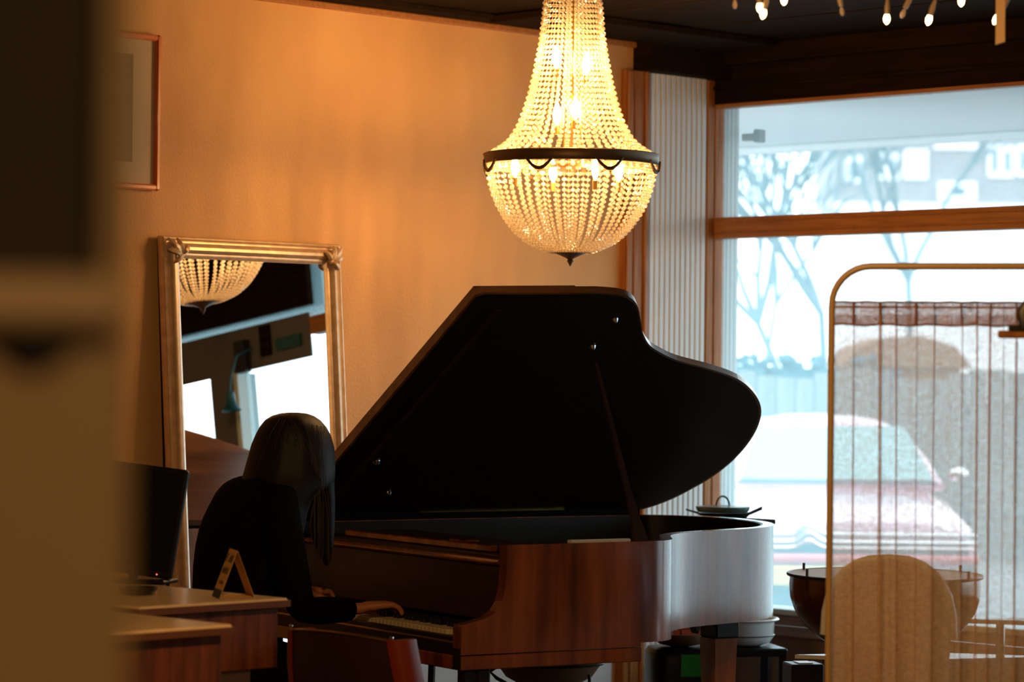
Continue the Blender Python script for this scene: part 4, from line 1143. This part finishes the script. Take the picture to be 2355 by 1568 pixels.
for k in range(3):
    a = 2*PI*k/3
    B().tube([(.12*math.cos(a), .12*math.sin(a), kd0.z - .21), (.24*math.cos(a), .24*math.sin(a), 0)], .010, 6).build('leg', BLACK_METAL, kd)

# round backed chair seen through the gauze
rc0 = at(2045, 1290, 7.7)
rc = thing('round_back_chair', 'round backed pale chair behind the linen screen', 'chair', (rc0.x, rc0.y, 0), -.2)
bkr = [(.165*math.copysign(abs(math.cos(a))**.8, math.cos(a)), .20 * math.sin(a)**.8) for a in [PI*i/14 for i in range(15)]]
B().prism([(x, rc0.z - .20 + z) for x, z in bkr] + [(-.14, .50), (.14, .50)], -.015, .015, 'y').build('backrest', mat('chair_fabric', (.40, .26, .15), .8), rc)
B().tube([(x*1.04, 0, rc0.z - .20 + z*1.04) for x, z in bkr], .011, 8).build('back_frame', mat('chair_frame_pale', (.6, .6, .55), .4), rc, True)
B().box((-.19, -.38, .43), (.19, 0, .48), .015).build('seat', MATS['chair_fabric'], rc)
for sx in (-1, 1):
    for yy in (-.02, -.36): B().tube([(sx*.16, yy, .44), (sx*.18, yy, 0)], .012, 8).build('leg', MATS['chair_frame_pale'], rc, True)

# small white tables: one peeking out left of the screen, one behind the gauze
def white_table(px, py, Y, size, label):
    c = at(px, py, Y)
    t = thing('white_table', label, 'table', (c.x, c.y, 0), 0, 'small white tables')
    a = math.radians(-14); b = math.radians(18)
    v1 = Vector((math.cos(a), math.sin(a)))*size; v2 = Vector((math.cos(b), math.sin(b)))*size
    pts = [(0, 0), tuple(v1), tuple(v1 + v2), tuple(v2)]
    B().prism(pts, c.z - .012, c.z).build('top', WHITE_TOP, t)
    for p in [(v1 + v2)*.12, v1*.9 + v2*.1, v2*.9 + v1*.1, (v1 + v2)*.88]:
        B().tube([(p.x, p.y, 0), (p.x, p.y, c.z - .012)], .012, 8).build('leg', CHROME, t, True)
    return t
white_table(1828, 1505, 8.9, .42, 'white table with its corner poking out left of the linen screen')
white_table(2214, 1423, 7.9, .45, 'white table showing faintly through the linen at lower right')
lp = thing('leg_highlight_sheet', 'small white sheet put in for the highlights on the table leg', 'highlight', at(1847, 1523, 8.6) , .2)  # white patch added in place of glints on the table leg
B().box((-.022, -.03, 0), (.022, .03, .002)).build('sheet', WHITE_TOP, lp)
sb = thing('low_box', 'low dark box under the white table corner', 'box', (at(1847, 1523, 8.6).x, at(1847, 1523, 8.6).y, 0), .2)
B().box((-.05, -.05, 0), (.05, .05, at(1847, 1523, 8.6).z - .001), .004).build('body', BLACK_PLASTIC, sb)

# ------------------------------------------------------------------ unseen fill lamps, added to put warm light on the near side
rlp = thing('added_rear_lamp', 'round warm fill lamp added unseen behind the viewer', 'lamp', (1.0, -1.2, 0))
B().lathe([(.02, 2.72), (.16, 2.74), (.18, 2.78), (.05, 2.86), (.03, CEIL)], 24).build('shade', BRASS, rlp, True)
ld = bpy.data.lights.new('added_rear_light', 'POINT'); ld.shadow_soft_size = .12; ld.energy = REAR_FILL_W; ld.color = (1, .62, .28)
lo_ = bpy.data.objects.new('added_rear_light', ld); COL.objects.link(lo_); lo_.location = (1.0, -1.2, 2.45)
pnl = thing('added_top_lamp', 'warm fill lamp added unseen above the top edge of the picture', 'lamp', (-.2, 5.2, 0))  # added lamp out of view, warm fill for the counters and screen
B().tube([(0, 0, 2.66), (0, 0, CEIL)], .004, 6).build('cord', BLACK_METAL, pnl)
B().lathe([(.16, 2.52), (.155, 2.56), (.05, 2.66), (.02, 2.67)], 24, caps=False).build('shade', BRASS, pnl, True)
l2 = bpy.data.lights.new('added_top_light', 'POINT'); l2.shadow_soft_size = .05; l2.energy = TOP_FILL_W; l2.color = (1, .55, .20)
l2o = bpy.data.objects.new('added_top_light', l2); COL.objects.link(l2o); l2o.location = (-.2, 5.2, 2.50)
